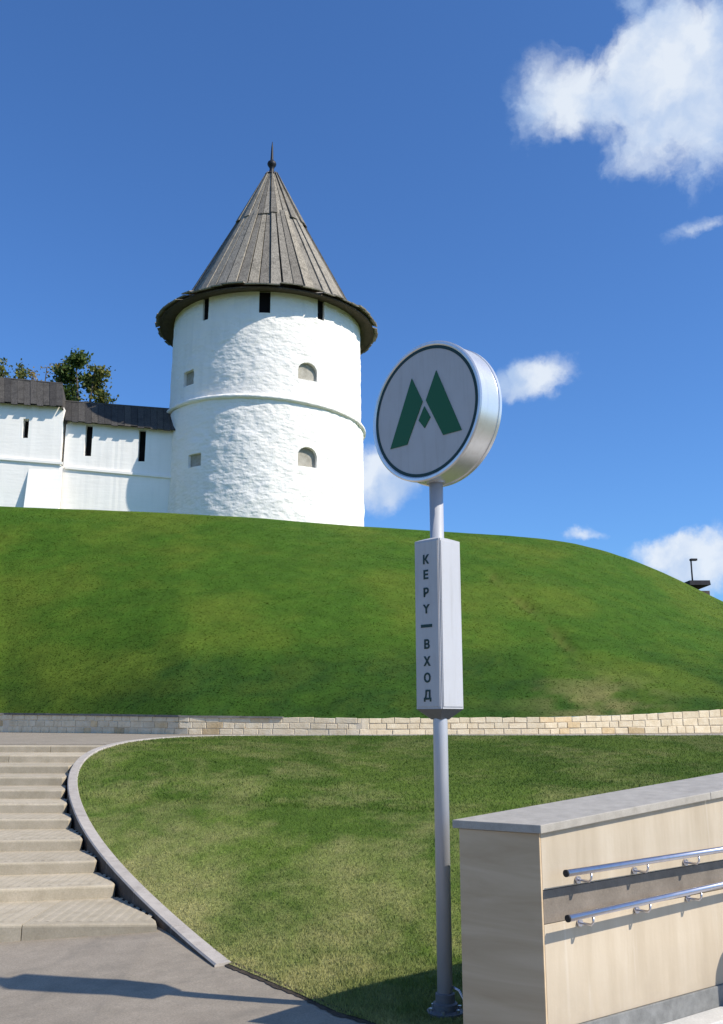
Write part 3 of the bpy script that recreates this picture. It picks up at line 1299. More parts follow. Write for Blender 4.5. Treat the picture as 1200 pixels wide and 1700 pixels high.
def cyl_wall(name, r0, r1, z0, z1, amp, n=300, dz=.11):
    m = max(2, int((z1 - z0) / dz))
    th = np.linspace(0, 2 * np.pi, n, endpoint=False)
    zz = np.linspace(z0, z1, m)
    T_, Zg = np.meshgrid(th, zz)
    rr = r0 + (r1 - r0) * (Zg - z0) / (z1 - z0)
    ca, sa = np.cos(T_), np.sin(T_)
    px_, py_ = ca * rr, sa * rr
    # rough, lime-covered courses of stone
    n1 = fbm((px_ + 40) * 1.2, (py_ + 40) * 1.2, Zg * 1.5, o=3) - .5
    n2 = fbm((px_ + 40) * 3.0, (py_ + 40) * 3.0, Zg * 4.6, o=2) - .5
    rr = rr + amp * (n1 * 1.2 + n2 * .8)
    V = np.stack([TX + ca * rr, TY + sa * rr, Zg], -1).reshape(-1, 3)
    V = np.concatenate([V, [[TX, TY, z0], [TX, TY, z1]]])
    faces = []
    for i_ in range(m - 1):
        for j_ in range(n):
            j2 = (j_ + 1) % n
            faces.append((i_ * n + j_, i_ * n + j2, (i_ + 1) * n + j2, (i_ + 1) * n + j_))
    for j_ in range(n):
        j2 = (j_ + 1) % n
        faces.append((j2, j_, n * m))
        faces.append(((m - 1) * n + j_, (m - 1) * n + j2, n * m + 1))
    return mesh_obj(name, V, faces, M_PLASTER, tower, True)


def tower_dir(px, py, r):
    """point where the line of sight meets the tower's cylinder of radius r"""
    d = ray(px, py)
    ox, oy = -TX, -TY
    A = d.x ** 2 + d.y ** 2
    B = 2 * (ox * d.x + oy * d.y)
    Cc = ox ** 2 + oy ** 2 - r * r
    t = (-B - math.sqrt(max(0, B * B - 4 * A * Cc))) / (2 * A)
    return Vector((d.x * t, d.y * t, EYE + d.z * t))


lower = cyl_wall("lower_wall", R_LOW0, R_LOW1, Z0 - .5, Z_MOLD, .09)
upper = cyl_wall("upper_wall", R_UP + .02, R_UP - .03, Z_MOLD - .05, Z_EAVE + .12, .07)


def arch_profile(w, h, arch):
    if not arch:
        return [(-w / 2, 0), (w / 2, 0), (w / 2, h), (-w / 2, h)]
    pts = [(-w / 2, 0), (w / 2, 0)]
    hs = h - w * .42
    for s in range(9):
        t = math.pi * s / 8
        pts.append((w / 2 * math.cos(t), hs + w * .42 * math.sin(t)))
    return pts


def opening(body, P, w, h, arch, depth, r, infill, name):
    """cut a recess of width w and height h centred on P (bottom centre) into body and put a panel into its depth"""
    ang = math.atan2(P.y - TY, P.x - TX)
    out = Vector((math.cos(ang), math.sin(ang), 0))
    side = Vector((-out.y, out.x, 0))
    pr = arch_profile(w, h, arch)
    n = len(pr)

    def solid(d0, d1, grow=0):
        vs_ = []
        for dd in (d0, d1):
            for (a_, b_) in pr:
                vs_.append(Vector((P.x, P.y, P.z)) + side * a_ * (1 + grow) + Vector((0, 0, b_)) + out * dd)
        fs_ = [tuple(range(n)), tuple(range(2 * n - 1, n - 1, -1))]
        for q in range(n):
            q2 = (q + 1) % n
            fs_.append((q, n + q, n + q2, q2))
        return vs_, fs_
    vs_, fs_ = solid(-depth, .6)
    bm = bmesh.new()
    bv = [bm.verts.new(v) for v in vs_]
    for f in fs_:
        bm.faces.new([bv[i_] for i_ in f])
    bmesh.ops.recalc_face_normals(bm, faces=bm.faces)
    me = bpy.data.meshes.new("cutter")
    bm.to_mesh(me)
    bm.free()
    co = bpy.data.objects.new("cutter", me)
    C.objects.link(co)
    cutters.append((body, co))
    vs_, fs_ = solid(-depth + .02, -depth + .06, .03)
    vs_ = [v + Vector((0, 0, -.01)) for v in vs_]
    bm = bmesh.new()
    bv = [bm.verts.new(v) for v in vs_]
    for f in fs_:
        bm.faces.new([bv[i_] for i_ in f])
    bmesh.ops.recalc_face_normals(bm, faces=bm.faces)
    me = bpy.data.meshes.new(name)
    bm.to_mesh(me)
    bm.free()
    link_mesh(name, me, infill, tower)


cutters = []
SC = 55.5 / F_PX
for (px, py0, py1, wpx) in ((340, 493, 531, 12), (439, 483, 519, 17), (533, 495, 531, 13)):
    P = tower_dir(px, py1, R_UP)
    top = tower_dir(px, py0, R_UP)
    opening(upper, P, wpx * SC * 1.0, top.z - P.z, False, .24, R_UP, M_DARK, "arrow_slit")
opening(upper, tower_dir(511, 631, R_UP), 29 * SC * 1.12, 27 * SC * 1.05, True, .27, R_UP, M_NICHE, "arched_niche")
opening(upper, tower_dir(312, 640, R_UP), 26 * SC, 24 * SC, False, .27, R_UP, M_NICHE, "square_niche")
opening(lower, tower_dir(510, 775, R_LOW1), 28 * SC * 1.1, 29 * SC * 1.05, True, .27, R_LOW1, M_NICHE, "arched_niche")
opening(lower, tower_dir(323, 775, R_LOW1), 26 * SC, 20 * SC, False, .22, R_LOW1, M_NICHE, "square_niche")

# string course, slightly out of level like the real one
prof = [(R_UP - .2, .16), (R_UP + .06, .14), (R_LOW1 + .10, .06), (R_LOW1 + .17, 0), (R_LOW1 + .17, -.10), (R_LOW1 + .08, -.16), (R_LOW1 - .2, -.18)]
sc_o = lathe("string_course", prof, M_PLASTER, (TX, TY, Z_MOLD), tower, 120, True, True)
for v in sc_o.data.vertices:
    v.co.z += -(v.co.x - TX) * .045 + random.uniform(-.012, .012)

# roof
Z_AP = zt(287, TY)
Z_BRK = Z_EAVE + .55
R_BRK, R_EAVE = 5.22, 6.62
roof = lathe("roof", [(.05, Z_AP - .1), (.22, Z_AP - .15), (R_BRK - .12, Z_BRK - .08), (R_EAVE - .25, Z_EAVE - .02), (R_EAVE - .35, Z_EAVE - .05), (R_UP - .3, Z_EAVE + .12)],
             M_SOFFIT, (TX, TY, 0), tower, 72, False)


def plank_mesh(name, w0, w1, L, th):
    """lies along +X (down the slope), width w0 at the top and w1 at the bottom, thickness th along +Z"""
    vs_ = [(0, -w0 / 2, 0), (L, -w1 / 2, 0), (L, w1 / 2, 0), (0, w0 / 2, 0), (0, -w0 * .46, th), (L, -w1 * .47, th), (L, w1 * .47, th), (0, w0 * .46, th)]
    me = bpy.data.meshes.new(name)
    me.from_pydata(vs_, [], [(0, 3, 2, 1), (4, 5, 6, 7), (0, 1, 5, 4), (1, 2, 6, 5), (2, 3, 7, 6), (3, 0, 4, 7)])
    me.update()
    me.materials.append(M_ROOFWOOD)
    return me


def ring_planks(n, r0, z0, r1, z1, th, lift, jit_len=.04, name="plank", cover=1.02):
    L = math.hypot(r1 - r0, z1 - z0)
    me = plank_mesh(name, 2 * math.pi * r0 / n * cover, 2 * math.pi * r1 / n * cover, L, th)
    slope = math.atan2(z1 - z0, r1 - r0)
    off = wloc(roof)
    for j in range(n):
        t = 2 * math.pi * (j + .5) / n
        o = bpy.data.objects.new(name, me)
        C.objects.link(o)
        up = random.choice((0, 0, .06, .10)) + random.uniform(0, .02) + lift
        m_ = Matrix.Translation((TX, TY, 0)) @ Matrix.Rotation(t + random.uniform(-.006, .006), 4, 'Z') @ Matrix.Translation((r0, 0, z0)) @ Matrix.Rotation(-slope, 4, 'Y') @ Matrix.Translation((0, 0, up)) @ Matrix.Diagonal((1 + random.uniform(-jit_len, jit_len) * .5, 1, 1, 1))
        o.parent = roof
        o.matrix_local = Matrix.Translation(-off) @ m_


Z_J = zt(352, TY - 2.4)
R_J = R_BRK * (Z_AP - Z_J) / (Z_AP - Z_BRK) + .05
ring_planks(52, R_J - .18, Z_J + .30, R_BRK + .10, Z_BRK - .05, .07, .02, .02, cover=.95)
ring_planks(34, .20, Z_AP - .15, R_J + .04, Z_J - .06, .07, .05, .03, cover=.96)
ring_planks(64, R_BRK - .1, Z_BRK - .02, R_EAVE, Z_EAVE, .06, .01, .07, "eave_plank")
lathe("fascia", [(R_EAVE - .34, -.08), (R_EAVE - .20, -.08), (R_EAVE - .20, -.01), (R_EAVE - .34, -.01)], M_SOFFIT, (TX, TY, Z_EAVE), roof, 72, False, True)
# finial
fin = lathe("finial", [(.02, -.3), (.40, -.26), (.44, -.18), (.22, -.10), (.15, .15), (.14, .30), (.20, .42), (.27, .52), (.29, .62), (.25, .74), (.15, .82), (.10, .90), (.09, 1.05), (.06, 1.8), (.015, 2.2), (.0, 2.21)],
            M_IRON, (TX, TY, Z_AP), roof, 16)
fin.data.materials.clear()
fin.data.materials.append(M_IRON)

# ================================================================ FORTRESS WALL (two stepped lengths)
YR0, YR1 = 48.9, 49.6          # depth of the right length's face at its left and right end
YL0, YL1 = 47.4, 48.6


def fort_wall(name, label, pxa, Ya, pxb, Yb, eave_a, eave_b, ridge_a, ridge_b, z_bot, slits, course_a, course_b, group=None, course_span=None):
    A = at_y(pxa, eave_a, Ya)
    B = at_y(pxb, eave_b, Yb)
    u = Vector((B.x - A.x, B.y - A.y, 0))
    L = u.length
    u.normalize()
    back = Vector((-u.y, u.x, 0))
    t = thing(name, label, "fortress wall", (A.x, A.y, z_bot), group)
    th = 1.9
    oh = .32
    # the eave line is measured on the roof edge; the wall face stands behind it
    A0, B0 = A + back * oh, B + back * oh
    vs_ = []
    nseg = 40
    body_v, body_f = [], []
    for s in range(nseg + 1):
        f = s / nseg
        P = A0.lerp(B0, f)
        zt_ = A.z + (B.z - A.z) * f + .10
        w = random.uniform(-.004, .004)
        body_v += [tuple(P + Vector((0, 0, z_bot - P.z)) + back * w), tuple(P + Vector((0, 0, zt_ - P.z)) + back * w),
                   tuple(P + back * th + Vector((0, 0, zt_ - P.z))), tuple(P + back * th + Vector((0, 0, z_bot - P.z)))]
        if s:
            for q in range(4):
                q2 = (q + 1) % 4
                body_f.append((4 * s - 4 + q, 4 * s + q, 4 * s + q2, 4 * s - 4 + q2))
    body_f.append((0, 1, 2, 3))
    body_f.append((4 * nseg + 3, 4 * nseg + 2, 4 * nseg + 1, 4 * nseg))
    body = mesh_obj("wall", body_v, body_f, M_WALLPL, t)
    bm = bmesh.new()
    bm.from_mesh(body.data)
    bmesh.ops.recalc_face_normals(bm, faces=bm.faces)
    bm.to_mesh(body.data)
    bm.free()
    nrm = -back
    for (px, y0, y1, wpx) in slits:
        P = at_plane(px, y1, A0, nrm)
        Q = at_plane(px, y0, A0, nrm)
        w = wpx * 53.5 / F_PX
        o = obox("cutter", P - u * w / 2 + nrm * .4, u * w, back * .95, (0, 0, Q.z - P.z), None)
        cutters.append((body, o))
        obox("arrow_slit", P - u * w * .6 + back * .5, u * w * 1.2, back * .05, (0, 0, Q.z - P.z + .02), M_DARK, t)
    # string course
    ca, cb = course_span if course_span else (pxa, pxb)
    Pa, Pb = at_plane(ca, course_a, A0, nrm), at_plane(cb, course_b, A0, nrm)
    d = Pb - Pa
    obox("string_course", Pa + back * .02 + Vector((0, 0, -.10)), d, nrm * .12, (0, 0, .16), M_WALLPL, t, .02)
    # roof: ridge behind, boards down the front and back slopes
    RA = at_y(pxa, ridge_a, Ya + 1.25)
    RB = at_y(pxb, ridge_b, Yb + 1.25)
    n = int(L / .34)
    for s in range(n):
        f0, f1 = s / n, (s + 1) / n
        e0, e1 = A.lerp(B, f0), A.lerp(B, f1)
        r0, r1 = RA.lerp(RB, f0), RA.lerp(RB, f1)
        g = (e1 - e0) * .015
        dn = (e0 - r0).normalized()
        ext = (.07 if s % 2 else -.03) + random.uniform(-.02, .02)
        liftv = random.choice((0, .03)) + random.uniform(0, .012)
        nn = (e1 - e0).cross(r0 - e0).normalized()
        if nn.z < 0:
            nn = -nn
        a_, b_, c_, d_ = e0 + g + dn * ext, e1 - g + dn * ext, r1 - g, r0 + g
        V = [v + nn * liftv for v in (a_, b_, c_, d_)] + [v + nn * (liftv + .05) for v in (a_, b_, c_, d_)]
        mesh_obj("roof_plank", V, BOXF, M_DARKWOOD, t)
    # back slope and gable as one board sheet
    bk = [A + back * (2 * oh + th), B + back * (2 * oh + th)]
    V = [RA, RB, bk[1], bk[0]]
    V = V + [v - Vector((0, 0, .06)) for v in V]
    mesh_obj("rear_roof", V, BOXF, M_DARKWOOD, t)
    mid_ = [A + back * .1 - Vector((0, 0, .05)), RA - Vector((0, 0, .07)), bk[0] - Vector((0, 0, .07))]
    mid2 = [B + back * .1 - Vector((0, 0, .05)), RB - Vector((0, 0, .07)), bk[1] - Vector((0, 0, .07))]
    for tri in (mid_, mid2):
        sgn = u * (.08 if tri is mid_ else -.08)
        V = tri + [v + sgn for v in tri]
        mesh_obj("gable_board", V, [(0, 1, 2), (5, 4, 3), (0, 3, 4, 1), (1, 4, 5, 2), (2, 5, 3, 0)], M_DARKWOOD, t)
    # ridge cap
    vs2, fs2 = tube_data([RA + Vector((0, 0, .03)), RB + Vector((0, 0, .03))], .09, 6)
    mesh_obj("ridge_board", vs2, fs2, M_DARKWOOD, t)
    return t, A0, u, nrm, back


zb = Z0 - .3
wr, A0r, ur, nr_, bkr = fort_wall("fortress_wall", "white fortress wall joining the tower under a dark plank roof", 108, YR0, 293, YR1, 699, 716, 668, 682, zb,
                                   [(145, 704, 757, 11), (234, 712, 766, 11)], 776, 792, "stepped lengths of fortress wall", (108, 285))
wl_, A0l, ul, nl, bkl = fort_wall("fortress_wall", "higher white fortress wall with a buttress, left of the lower length", -190, YL0, 104, YL1, 656, 676, 612, 639, zb,
                                  [(41, 695, 727, 9), (-75, 686, 718, 9)], 746, 769, "stepped lengths of fortress wall", (-190, 104))
# battered buttress on the left length, its left cheek in shade
Ptop = at_plane(48, 771, A0l, nl)
Pr = at_plane(104, 775, A0l, nl)
w_ = (Pr - Ptop)
w_.z = 0
zlow = zb
dep = .92
V = [Vector((Ptop.x, Ptop.y, zlow)), Vector((Pr.x, Pr.y, zlow)), Vector((Pr.x, Pr.y, Ptop.z)), Vector((Ptop.x, Ptop.y, Ptop.z)),
     Vector((Ptop.x, Ptop.y, zlow)) + nl * dep, Vector((Pr.x, Pr.y, zlow)) + nl * dep]
V = [v + bkl * .05 for v in V[:4]] + V[4:]
buttress = mesh_obj("buttress", V, [(0, 3, 2, 1), (0, 4, 3), (1, 2, 5), (3, 4, 5, 2), (0, 1, 5, 4)], M_WALLPL, wl_)

# apply the cutters
bpy.context.view_layer.update()
bodies = []
for body, co in cutters:
    md = body.modifiers.new("cut", 'BOOLEAN')
    md.operation = 'DIFFERENCE'
    md.solver = 'EXACT'
    md.object = co
    # the cutter lives in world space
    if body not in bodies:
        bodies.append(body)
bpy.context.view_layer.update()
dg = bpy.context.evaluated_depsgraph_get()
for body in bodies:
    me = bpy.data.meshes.new_from_object(body.evaluated_get(dg))
    mats = [m for m in body.data.materials]
    body.modifiers.clear()
    body.data = me
    me.materials.clear()
    me.materials.append(mats[0])
    me.polygons.foreach_set('material_index', [0] * len(me.polygons))
    if body in (lower, upper):
        me.polygons.foreach_set('use_smooth', [True] * len(me.polygons))
        if hasattr(me, 'set_sharp_from_angle'):
            me.set_sharp_from_angle(angle=R(50))
for body, co in cutters:
    if co.name in bpy.data.objects:
        bpy.data.objects.remove(co)

# ================================================================ TREES behind the wall
def mat_leaf(name, c0, c1, c2):
    a = N(name)
    col = a.ramp(a.n('ShaderNodeNewGeometry').outputs['Random Per Island'], [(0, c0), (.5, c1), (1, c2)])
    a.color(col)
    a.set(.6, 0, .2)
    tr = a.n('ShaderNodeBsdfTranslucent')
    a.l(col, tr.inputs['Color'])
    mx = a.n('ShaderNodeMixShader')
    mx.inputs[0].default_value = .3
    a.l(a.b.outputs[0], mx.inputs[1])
    a.l(tr.outputs[0], mx.inputs[2])
    a.l(mx.outputs[0], a.t.nodes['Material Output'].inputs['Surface'])
    return a.m


M_LEAFG = mat_leaf("dark_green_leaves", (.035, .065, .016), (.065, .11, .022), (.13, .16, .035))
M_LEAFY = mat_leaf("yellowing_leaves", (.20, .15, .04), (.30, .22, .06), (.40, .29, .10))
M_LEAFM = mat_leaf("mottled_green_leaves", (.06, .09, .02), (.12, .145, .035), (.27, .24, .06))
M_BARK = mat_stone("bark", (.05, .04, .03), (.09, .075, .06), (.14, .12, .1), 6, .8, .95, 0)


def tree(label, px, Y, ytop, rx, hgt, leaf, n, base_z, size=.22, group="trees behind the fortress wall", seed=1, spread=.5):
    rs = np.random.default_rng(seed)
    top = at_y(px, ytop, Y)
    cx, cy = top.x, Y
    t = thing("tree", label, "tree", (cx, cy, base_z), group)
    H_ = top.z - base_z
    V, Fq = [], []

    def limb(a_, b_, r0, r1):
        m_ = (Vector(a_) + Vector(b_)) / 2 + Vector(rs.normal(0, .12, 3)) * (Vector(b_) - Vector(a_)).length * .3
        v_, f_ = tube_data([a_, m_, b_], [r0, (r0 + r1) / 2, r1], 7)
        o_ = len(V)
        V.extend(v_)
        Fq.extend([tuple(i_ + o_ for i_ in f) for f in f_])
    limb((cx, cy, base_z), (cx, cy, top.z - .3), .24, .03)
    centers = []
    nl_ = 26
    for i_ in range(nl_):
        f = rs.uniform(.35, .97)
        z = base_z + H_ * f
        aa = rs.uniform(0, 2 * np.pi)
        rad = rx * (1.05 - f) ** .65 * rs.uniform(.5, 1.15) * 1.25
        e = (cx + math.cos(aa) * rad, cy + math.sin(aa) * rad, z + rad * rs.uniform(.2, .7))
        if e[2] > top.z:
            e = (e[0], e[1], top.z - rs.uniform(.1, .8))
        limb((cx, cy, z), e, .07 * (1.3 - f), .012)
        centers.append((e, rs.uniform(.35, .75) * (1.25 - f * .5)))
        m_ = ((cx + e[0]) / 2, (cy + e[1]) / 2, (z + e[2]) / 2)
        centers.append((m_, rs.uniform(.25, .5)))
    centers.append(((cx, cy, top.z - .35), .4))
    mesh_obj("trunk", V, Fq, M_BARK, t)
    per = n // len(centers)
    P = []
    for (c_, r_) in centers:
        g = rs.normal(0, 1, (per, 3)) * np.array((r_, r_, r_ * .8)) * spread * 1.3
        P.append(np.array(c_) + g)
    P = np.concatenate(P)
    m_ = len(P)
    s_ = rs.uniform(.5, 1.2, m_) * size
    d1 = rs.normal(0, 1, (m_, 3))
    d1 /= np.linalg.norm(d1, axis=1)[:, None]
    d2 = np.cross(d1, rs.normal(0, 1, (m_, 3)))
    d2 /= np.linalg.norm(d2, axis=1)[:, None]
    Vq = np.stack([P - d1 * s_[:, None] * .5, P + d2 * s_[:, None] * .28, P + d1 * s_[:, None] * .5, P - d2 * s_[:, None] * .28], 1).reshape(-1, 3)
    b_ = np.arange(m_) * 4
    np_mesh("crown", Vq, np.stack([b_, b_ + 1, b_ + 2, b_ + 3], 1), leaf, t)
    return t


ZB = Z0 + .6
tree("tall dark green tree with a pointed top right behind the lower wall", 127, 63, 588, 2.6, 0, M_LEAFG, 6000, ZB, .30, seed=3)
tree("bushy mottled green and yellow tree between the pointed tree and the tower", 158, 61, 606, 2.2, 0, M_LEAFM, 5200, ZB, .30, seed=5)
tree("thin yellowing tree just left of the pointed tree", 103, 64, 601, .8, 0, M_LEAFY, 2000, ZB, .26, seed=8)
tree("thin yellow tree showing as a small tip above the high roof", 78, 66, 606, .7, 0, M_LEAFY, 1300, ZB, .24, seed=9)
tree("sparse olive tree with a darker tip above the left wall roof", 36, 64, 600, 1.0, 0, M_LEAFM, 1500, ZB, .26, seed=12)
tree("yellow green tree at the left edge behind the high wall", 6, 62, 594, 1.2, 0, M_LEAFM, 1700, ZB, .28, seed=14)
tree("small yellow tree between the two tips on the left", 56, 67, 612, .7, 0, M_LEAFY, 600, ZB, .24, seed=15)

# ================================================================ distant house beyond the shoulder of the hill
hp = at_y(1161, 966, 78)
hb = thing("distant_building", "dark roofed building with a rooftop mast peeping over the hill's right shoulder", "building", (hp.x, 80, -.4))
M_FARWALL = mat_stone("brown_brick_far_wall", (.10, .075, .06), (.15, .115, .095), (.2, .16, .13), 2, .3)
M_FARROOF = mat_stone("dark_far_roof", (.02, .02, .025), (.035, .034, .04), (.06, .06, .065), 2, .3)
hw = .80
zr = hp.z
obox("wall", (hp.x - hw, 78, -.4), (hw * 2, 0, 0), (0, 5, 0), (0, 0, zr - .35), M_FARWALL, hb)
V = []
ov = .07
for (xx, yy) in ((hp.x - hw - ov, 77.8), (hp.x + hw + ov, 77.8), (hp.x + hw + ov, 83.2), (hp.x - hw - ov, 83.2)):
    V.append((xx, yy, zr - .28))
for (xx, yy) in ((hp.x - hw - ov * .8, 77.9), (hp.x + hw + ov * .8, 77.9), (hp.x + hw + ov * .8, 83.1), (hp.x - hw - ov * .8, 83.1)):
    V.append((xx, yy, zr + .12))
rf = mesh_obj("roof", V, BOXF, M_FARROOF, hb)
for (xx) in (-.4, .35):
    wf = obox("window", (hp.x + xx - .22, 77.96, zr - 2.6), (.44, 0, 0), (0, .06, 0), (0, 0, 1.0), M_FARROOF, hb)
ms = tube("mast", [(hp.x - .22, 79, zr), (hp.x - .22, 79, at_y(1157, 931, 79).z)], .07, M_FARROOF, rf, 8)
zz = at_y(1157, 930, 79).z
obox("lamp_head", (hp.x - .30, 78.75, zz - .05), (.55, 0, 0), (0, .4, 0), (0, 0, .16), M_FARROOF, rf)

# ================================================================ METRO SIGN
pb = at_z(740, 1688, .0)
PX, PY = pb.x - .002, pb.y
sign = thing("metro_sign", "grey pole sign with a round drum bearing a green M and a lettered box", "sign", (PX, PY, 0))


def hz(py):
    return at_y(735, py, PY).z


Z_DB, Z_DT = hz(803), hz(577)
pole = tube("pole", [(PX, PY, 0.01), (PX, PY, Z_DB + .06)], .0435, M_POLE, sign, 28)
M_FLANGE = mat_metal("dark_grey_base_paint", (.14, .14, .15), .6, .2)
bplate = lathe("base_flange", [(.0, .0), (.105, 0), (.105, .02), (.085, .026), (.07, .028), (.07, .06), (.055, .066), (.055, .11), (.046, .115), (.0, .115)], M_FLANGE, (PX, PY, .012), sign, 28, False)
for j in range(6):
    t = 2 * math.pi * j / 6 + .3
    lathe("bolt", [(0, 0), (.011, 0), (.011, .018), (0, .018)], M_STEEL, (PX + .088 * math.cos(t), PY + .088 * math.sin(t), .034), bplate, 6, False)
lug = tube("earth_strap", [(PX + .04, PY - .02, .16), (PX + .075, PY - .035, .145), (PX + .10, PY - .05, .10), (PX + .115, PY - .06, .03)], .007, M_STEEL, sign, 8)
FA = R(45)                                  # the faces look this far to the left of straight back
FN = Vector((-math.sin(FA), -math.cos(FA), 0))
FR = Vector((math.cos(FA), -math.sin(FA), 0))  # right along the face as seen
UP = Vector((0, 0, 1))
# drum
RD = (Z_DT - Z_DB) / 2
ZD = (Z_DT + Z_DB) / 2
DT = .215
CD = Vector((PX, PY, ZD))


def drum_part(name, prof, mat, parent, n=96, smooth=True, close=False):
    """prof: list of (radius, along normal)"""
    vs_, fs_ = [], []
    m_ = len(prof)
    for j in range(n):
        t = 2 * math.pi * j / n
        for (r_, d_) in prof:
            vs_.append(CD + (FR * math.cos(t) + UP * math.sin(t)) * r_ + FN * d_)
    for j in range(n):
        j2 = (j + 1) % n
        for i_ in range(m_ - 1 + (1 if close else 0)):
            i2 = (i_ + 1) % m_
            fs_.append((j * m_ + i_, j2 * m_ + i_, j2 * m_ + i2, j * m_ + i2))
    o = mesh_obj(name, vs_, fs_, mat, parent, smooth)
    bm = bmesh.new()
    bm.from_mesh(o.data)
    bmesh.ops.recalc_face_normals(bm, faces=bm.faces)
    bm.to_mesh(o.data)
    bm.free()
    return o


h_ = DT / 2
drum = drum_part("drum", [(RD - .055, h_ - .012), (RD - .03, h_ - .006), (RD - .022, h_), (RD - .008, h_), (RD, h_ - .008), (RD, h_ - .03), (RD - .006, h_ - .034), (RD - .006, -h_ + .034), (RD, -h_ + .03), (RD, -h_ + .008), (RD - .008, -h_), (RD - .022, -h_), (RD - .03, -h_ + .006), (RD - .055, -h_ + .012)],
                 M_DRUM, sign, 96, True)
drum.data.set_sharp_from_angle(angle=R(35))
for sgn in (1, -1):
    n = 96
    vs_ = [CD + (FR * math.cos(2 * math.pi * j / n) + UP * math.sin(2 * math.pi * j / n)) * (RD - .02) + FN * sgn * (h_ - .008) for j in range(n)]
    face = mesh_obj("sign_face", vs_, [tuple(range(n)) if sgn < 0 else tuple(range(n))], M_FACE, sign)
    drum_part("ring", [(RD - .050, sgn * (h_ - .008)), (RD - .050, sgn * (h_ - .005)), (RD - .030, sgn * (h_ - .005)), (RD - .030, sgn * (h_ - .008))], M_RINGG, face, 96, False)
    polys = [[(-.73, -.47), (-.37, -.47), (-.035, .165), (-.255, .60)], [(.73, -.47), (.37, -.47), (.035, .165), (.255, .60)],
             [(0, .075), (.12, -.13), (0, -.28), (-.12, -.13)]]
    for pl_ in polys:
        k2 = (RD - .03) * .95
        pts_ = [CD + FR * (a_ * k2 * sgn) + UP * (b_ * k2) for a_, b_ in pl_]
        base_ = [p_ + FN * sgn * (h_ - .008) for p_ in pts_]
        top_ = [p_ + FN * sgn * (h_ - .003) for p_ in pts_]
        nn_ = len(pl_)
        o = mesh_obj("emblem_bar", base_ + top_, [tuple(range(nn_)), tuple(range(2 * nn_ - 1, nn_ - 1, -1))] + [(q, (q + 1) % nn_, nn_ + (q + 1) % nn_, nn_ + q) for q in range(nn_)], M_GREEN, face)
        bm = bmesh.new()
        bm.from_mesh(o.data)
        bmesh.ops.recalc_face_normals(bm, faces=bm.faces)
        bm.to_mesh(o.data)
        bm.free()
# collar between pole and drum
lathe("collar", [(.0435, -.02), (.06, -.02), (.06, .03), (.0435, .03)], M_POLE, (PX, PY, Z_DB + .02), sign, 24, False, True)

# lettered box with an inverted-pyramid foot
ZB0, ZB1 = hz(1177), hz(900)
BW = .205
c4 = [FN * BW / 2 - FR * BW / 2, FN * BW / 2 + FR * BW / 2, -FN * BW / 2 + FR * BW / 2, -FN * BW / 2 - FR * BW / 2]
ctr = Vector((PX, PY, 0))
bm = bmesh.new()
lo = [bm.verts.new(ctr + c_ + UP * ZB0) for c_ in c4]
hi = [bm.verts.new(ctr + c_ + UP * ZB1) for c_ in c4]
tp = [bm.verts.new(ctr + c_ * .5 + UP * (ZB1 + .02)) for c_ in c4]
bm.faces.new(lo)
bm.faces.new(tp)
for q in range(4):
    q2 = (q + 1) % 4
    bm.faces.new((lo[q], lo[q2], hi[q2], hi[q]))
    bm.faces.new((hi[q], hi[q2], tp[q2], tp[q]))
bmesh.ops.recalc_face_normals(bm, faces=bm.faces)
bmesh.ops.bevel(bm, geom=[e for e in bm.edges if abs((e.verts[0].co - e.verts[1].co).z) > .5], offset=.007, segments=2, affect='EDGES')
me = bpy.data.meshes.new("lettered_box")
bm.to_mesh(me)
bm.free()
box = link_mesh("lettered_box", me, M_BOXLIT, sign)


M_FOOT = mat_metal("shaded_grey_box_foot", (.16, .16, .17), .5, .2)  # underside shade put into the colour as a darker grey
V = [ctr + c_ * .985 + UP * ZB0 for c_ in c4] + [ctr + c_ * .36 + UP * (ZB0 - .062) for c_ in c4]
mesh_obj("box_foot", V, BOXF, M_FOOT, box)


def face_plate(nv, rv, name, mat, inset):
    hb_ = BW / 2
    P0 = ctr + nv * (hb_ + .0005) - rv * (hb_ - inset) + UP * (ZB0 + .012)
    return obox(name, P0, rv * (BW - 2 * inset), UP * (ZB1 - ZB0 - .024), nv * .004, mat, box, .0015)


face_plate(FN, FR, "lettered_panel", M_FACE, .012)
panel_back = face_plate(-FN, -FR, "lettered_panel", M_FACE, .012)
face_plate(FR, -FN, "plain_panel", M_BOXLIT, .012)
face_plate(-FR, FN, "plain_panel", M_BOXLIT, .012)
panel = [o for o in box.children if o.name.startswith("lettered_panel")]


def letter(ch, zc, h, nv, rv, parent):
    cu = bpy.data.curves.new("letter", 'FONT')
    cu.body = ch
    cu.size = h / .70
    cu.align_x = 'CENTER'
    cu.extrude = .0004
    cu.bevel_depth = .0026
    cu.bevel_resolution = 1
    cu.resolution_u = 4
    to = bpy.data.objects.new("letter_curve", cu)
    C.objects.link(to)
    bpy.context.view_layer.update()
    dg_ = bpy.context.evaluated_depsgraph_get()
    me_ = bpy.data.meshes.new_from_object(to.evaluated_get(dg_))
    bpy.data.objects.remove(to)
    m_ = Matrix(((rv.x, 0, nv.x, 0), (rv.y, 0, nv.y, 0), (0, 1, 0, 0), (0, 0, 0, 1)))
    o_ = ctr + nv * (BW / 2 + .0055) + UP * (zc - h / 2) - rv * .004
    me_.transform(Matrix.Translation(o_) @ m_)
    return link_mesh("letter", me_, M_RINGG, parent)


